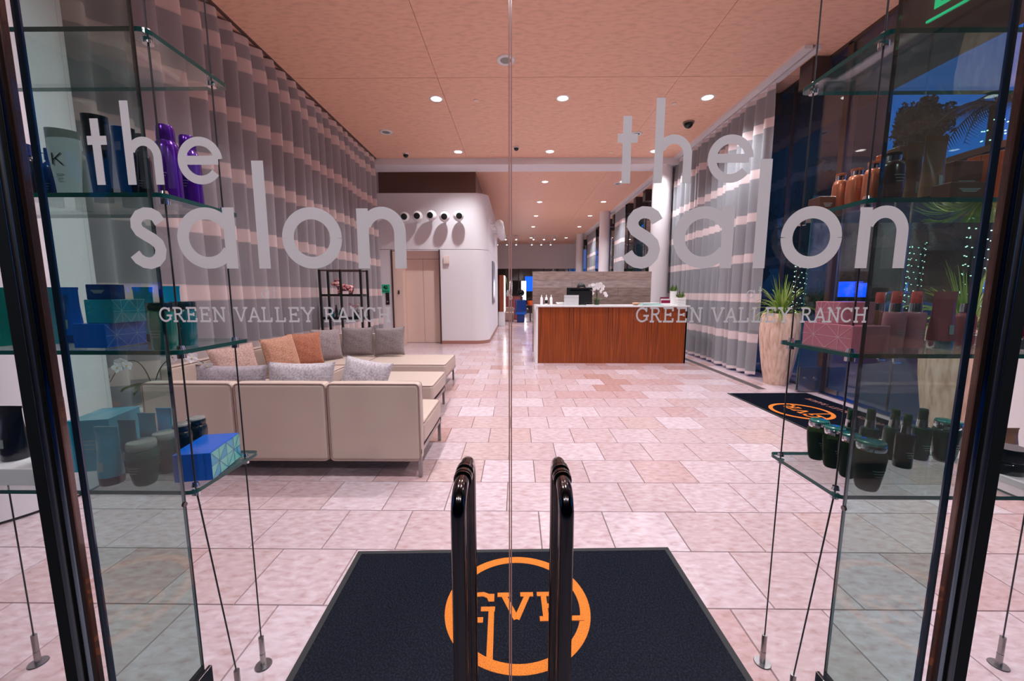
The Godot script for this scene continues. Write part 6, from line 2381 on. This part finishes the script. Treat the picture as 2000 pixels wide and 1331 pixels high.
	for k in 14:
		var m := part(b, "blossom", bmesh, "petal" if k % 2 else "rose")
		m.position = Vector3(g.randf_range(-0.12, 0.12), 0.12 + g.randf() * 0.1, g.randf_range(-0.04, 0.08))
		m.rotation = Vector3(g.randf() - 0.5, g.randf() - 0.5, 0)
	s2 = st()
	for k in 8:
		tube(s2, [Vector3(0, 0.06, 0), Vector3(g.randf_range(-0.11, 0.11), 0.13 + g.randf() * 0.07, 0.02)], 0.003, 5)
	part(b, "stem", s2, "stem_green")


# ------------------------------------------------------------------ far end of the salon
func far_salon() -> void:
	var m := thing("mirror_station", "tall orange wood mirror panel with lit edge past the elevator block", "mirror", Vector3(-0.60, 0, -16.6))
	var s := st()
	rbox(s, Transform3D(Basis(), Vector3(0, 1.36, 0)), Vector3(0.20, 1.5, 0.9), 0.01, 1)
	part(m, "panel", s, "copper_wood")
	s = st()
	box(s, Vector3(0.10, 0.62, -0.42), Vector3(0.13, 2.08, 0.42))
	part(m, "light_edge", s, "mirror_glow")
	s = st()
	rbox(s, Transform3D(Basis(), Vector3(0, 0.30, 0)), Vector3(0.26, 0.60, 0.9), 0.01, 1)
	part(m, "cabinet", s, "white_gloss")
	var l := AreaLight3D.new()
	l.name = "mirror_light"
	l.position = Vector3(0.16, 1.35, 0)
	l.rotation.y = -PI / 2
	l.area_size = Vector2(0.84, 1.46)
	l.light_energy = 1.2
	l.light_color = Color(1, 0.96, 0.94)
	l.shadow_enabled = true
	m.add_child(l)
	# hooded dryer chair
	var c := thing("dryer_chair", "blue salon chair with black hooded hair dryer far down the corridor", "chair", Vector3(0.22, 0, -18.4))
	s = st()
	rbox(s, Transform3D(Basis(), Vector3(0, 0.45, 0)), Vector3(0.52, 0.18, 0.5), 0.05, 3)
	part(c, "seat", s, "bright_blue")
	s = st()
	rbox(s, Transform3D(Basis(Vector3.RIGHT, 0.0), Vector3(0, 0.78, 0.24)), Vector3(0.50, 0.58, 0.12), 0.06, 3)
	part(c, "backrest", s, "deep_blue")
	for x in [-0.31, 0.31]:
		s = st()
		rbox(s, Transform3D(Basis(), Vector3(x, 0.62, 0)), Vector3(0.07, 0.05, 0.48), 0.02, 2)
		part(c, "armrest", s, "steel")
	s = st()
	rbox(s, Transform3D(Basis(), Vector3(0, 0.18, 0)), Vector3(0.36, 0.36, 0.36), 0.04, 2)
	part(c, "base", s, "deep_blue")
	s = st()
	cyl(s, Vector3(0, 1.0, 0.28), Vector3(0, 1.32, 0.26), 0.04, 14)
	part(c, "dryer_arm", s, "black")
	s = st()
	var pr := []
	for i in 12:
		var a := lerpf(-PI / 2, PI / 2 - 0.4, i / 11.0)
		pr.append(Vector2(cos(a) * 0.17, sin(a) * 0.17))
	lathe(s, pr, 24, Transform3D(Basis(Vector3.RIGHT, PI * 0.5 + 0.3), Vector3(0, 1.38, 0.1)))
	part(c, "dryer_hood", s, "black_gloss")
	var t := thing("side_table", "small round wooden side table beside the blue dryer chair", "table", Vector3(0.68, 0, -18.6))
	s = st()
	cyl(s, Vector3(0, 0.78, 0), Vector3(0, 0.81, 0), 0.26, 28)
	part(t, "top", s, "copper_wood")
	s = st()
	cyl(s, Vector3(0, 0.02, 0), Vector3(0, 0.78, 0), 0.03, 14)
	part(t, "pole", s, "brown_trim")
	s = st()
	cyl(s, Vector3(0, 0, 0), Vector3(0, 0.02, 0), 0.18, 24)
	part(t, "base", s, "brown_trim")
	t = thing("orange_basket", "orange basket standing on the round side table", "basket", Vector3(0.66, 0.81, -18.6))
	s = st()
	lathe(s, [Vector2(0, 0), Vector2(0.11, 0), Vector2(0.14, 0.2), Vector2(0.12, 0.2), Vector2(0.1, 0.03), Vector2(0, 0.03)], 24)
	part(t, "body", s, mat("orange_basket", Color(0.85, 0.36, 0.10), 0.5))
	s = st()
	tube(s, [Vector3(-0.12, 0.19, 0), Vector3(-0.08, 0.30, 0), Vector3(0.0, 0.33, 0), Vector3(0.08, 0.30, 0), Vector3(0.12, 0.19, 0)], 0.01, 8)
	part(t, "handle", s, "brown_trim")
	t = thing("armchair", "low pink armchair against the far mauve cabinet", "armchair", Vector3(-0.42, 0, -19.0))
	s = st()
	rbox(s, Transform3D(Basis(), Vector3(0, 0.25, 0)), Vector3(0.62, 0.40, 0.6), 0.06, 3)
	part(t, "seat", s, "velvet_pink")
	s = st()
	rbox(s, Transform3D(Basis(), Vector3(0, 0.50, -0.26)), Vector3(0.60, 0.36, 0.16), 0.06, 3)
	part(t, "backrest", s, "velvet_pink")
	for x in [-0.26, 0.26]:
		for z in [-0.24, 0.24]:
			s = st()
			cyl(s, Vector3(x, 0, z), Vector3(x, 0.06, z), 0.02, 10)
			part(t, "leg", s, "brown_trim")
	t = thing("cabinet", "mauve red cabinet at the end of the corridor behind the pink armchair", "cabinet", Vector3(-0.2, 0, -20.2))
	s = st()
	rbox(s, Transform3D(Basis(), Vector3(0, 0.6, 0)), Vector3(1.1, 1.2, 0.5), 0.01, 1)
	part(t, "body", s, "dusky_rose")
	for x in [-0.27, 0.27]:
		s = st()
		rbox(s, Transform3D(Basis(), Vector3(x, 0.6, 0.255)), Vector3(0.5, 1.1, 0.02), 0.004, 1)
		part(t, "door", s, mat("mauve_door", Color(0.62, 0.30, 0.30), 0.4))
	t = thing("grass_vase", "white vase with tall dry grasses on the mauve cabinet", "vase", Vector3(-0.42, 1.2, -20.1))
	s = st()
	lathe(s, [Vector2(0, 0), Vector2(0.07, 0), Vector2(0.10, 0.14), Vector2(0.05, 0.28), Vector2(0.06, 0.32), Vector2(0, 0.3)], 24)
	part(t, "vase", s, "white_gloss")
	for k in 9:
		s = st()
		var a := k * 0.7
		tube(s, [Vector3(0, 0.3, 0), Vector3(cos(a) * 0.06, 0.6, sin(a) * 0.05), Vector3(cos(a) * 0.2, 0.95, sin(a) * 0.15)], 0.006, 5, 0.02)
		part(t, "grass_stem", s, "leaf_c" if k % 3 == 0 else "leaf_dark")
	t = thing("wall_screen", "blue lit picture screen on the far wall beside the plank partition", "screen", Vector3(0.98, 1.5, -26.0))
	s = st()
	rbox(s, Transform3D(Basis(), Vector3(0, 0.45, 0)), Vector3(0.85, 1.0, 0.06), 0.01, 1)
	box(s, Vector3(-0.03, -1.5, -0.03), Vector3(0.03, 0, 0.03))
	part(t, "frame", s, "black")
	s = st()
	box(s, Vector3(-0.4, -0.03, 0.031), Vector3(0.4, 0.93, 0.035))
	part(t, "screen", s, "blue_glow")
	t = thing("light_panel", "tall white glowing panel on the far wall behind the dryer chair", "light panel", Vector3(0.50, 0.9, -26.0))
	s = st()
	rbox(s, Transform3D(Basis(), Vector3(0, 0.6, 0)), Vector3(0.34, 1.3, 0.08), 0.01, 1)
	box(s, Vector3(-0.03, -0.9, -0.03), Vector3(0.03, 0, 0.03))
	part(t, "frame", s, "white_gloss")
	s = st()
	box(s, Vector3(-0.15, -0.02, 0.041), Vector3(0.15, 1.22, 0.045))
	part(t, "panel", s, "mirror_glow")
	var al := AreaLight3D.new()
	al.name = "panel_light"
	al.position = Vector3(0, 0.6, 0.06)
	al.rotation.y = PI
	al.area_size = Vector2(0.3, 1.24)
	al.light_energy = 2.5
	al.shadow_enabled = true
	t.add_child(al)
	# far partition with dark glazing bars, closing the view
	var w := struct_root("window_6")
	s = st()
	box(s, Vector3(-2.5, 3.0, -27.0), Vector3(4.3, CEIL, -27.2))
	part(w, "header", s, "white_plaster")
	for k in 8:
		s = st()
		box(s, Vector3(-2.4 + k * 0.85, 0, -27.02), Vector3(-2.34 + k * 0.85, 3.0, -27.1))
		part(w, "mullion", s, "brown_trim")
	s = st()
	box(s, Vector3(-2.5, 0, -27.05), Vector3(4.3, 3.0, -27.07))
	part(w, "pane", s, "facade_glass")
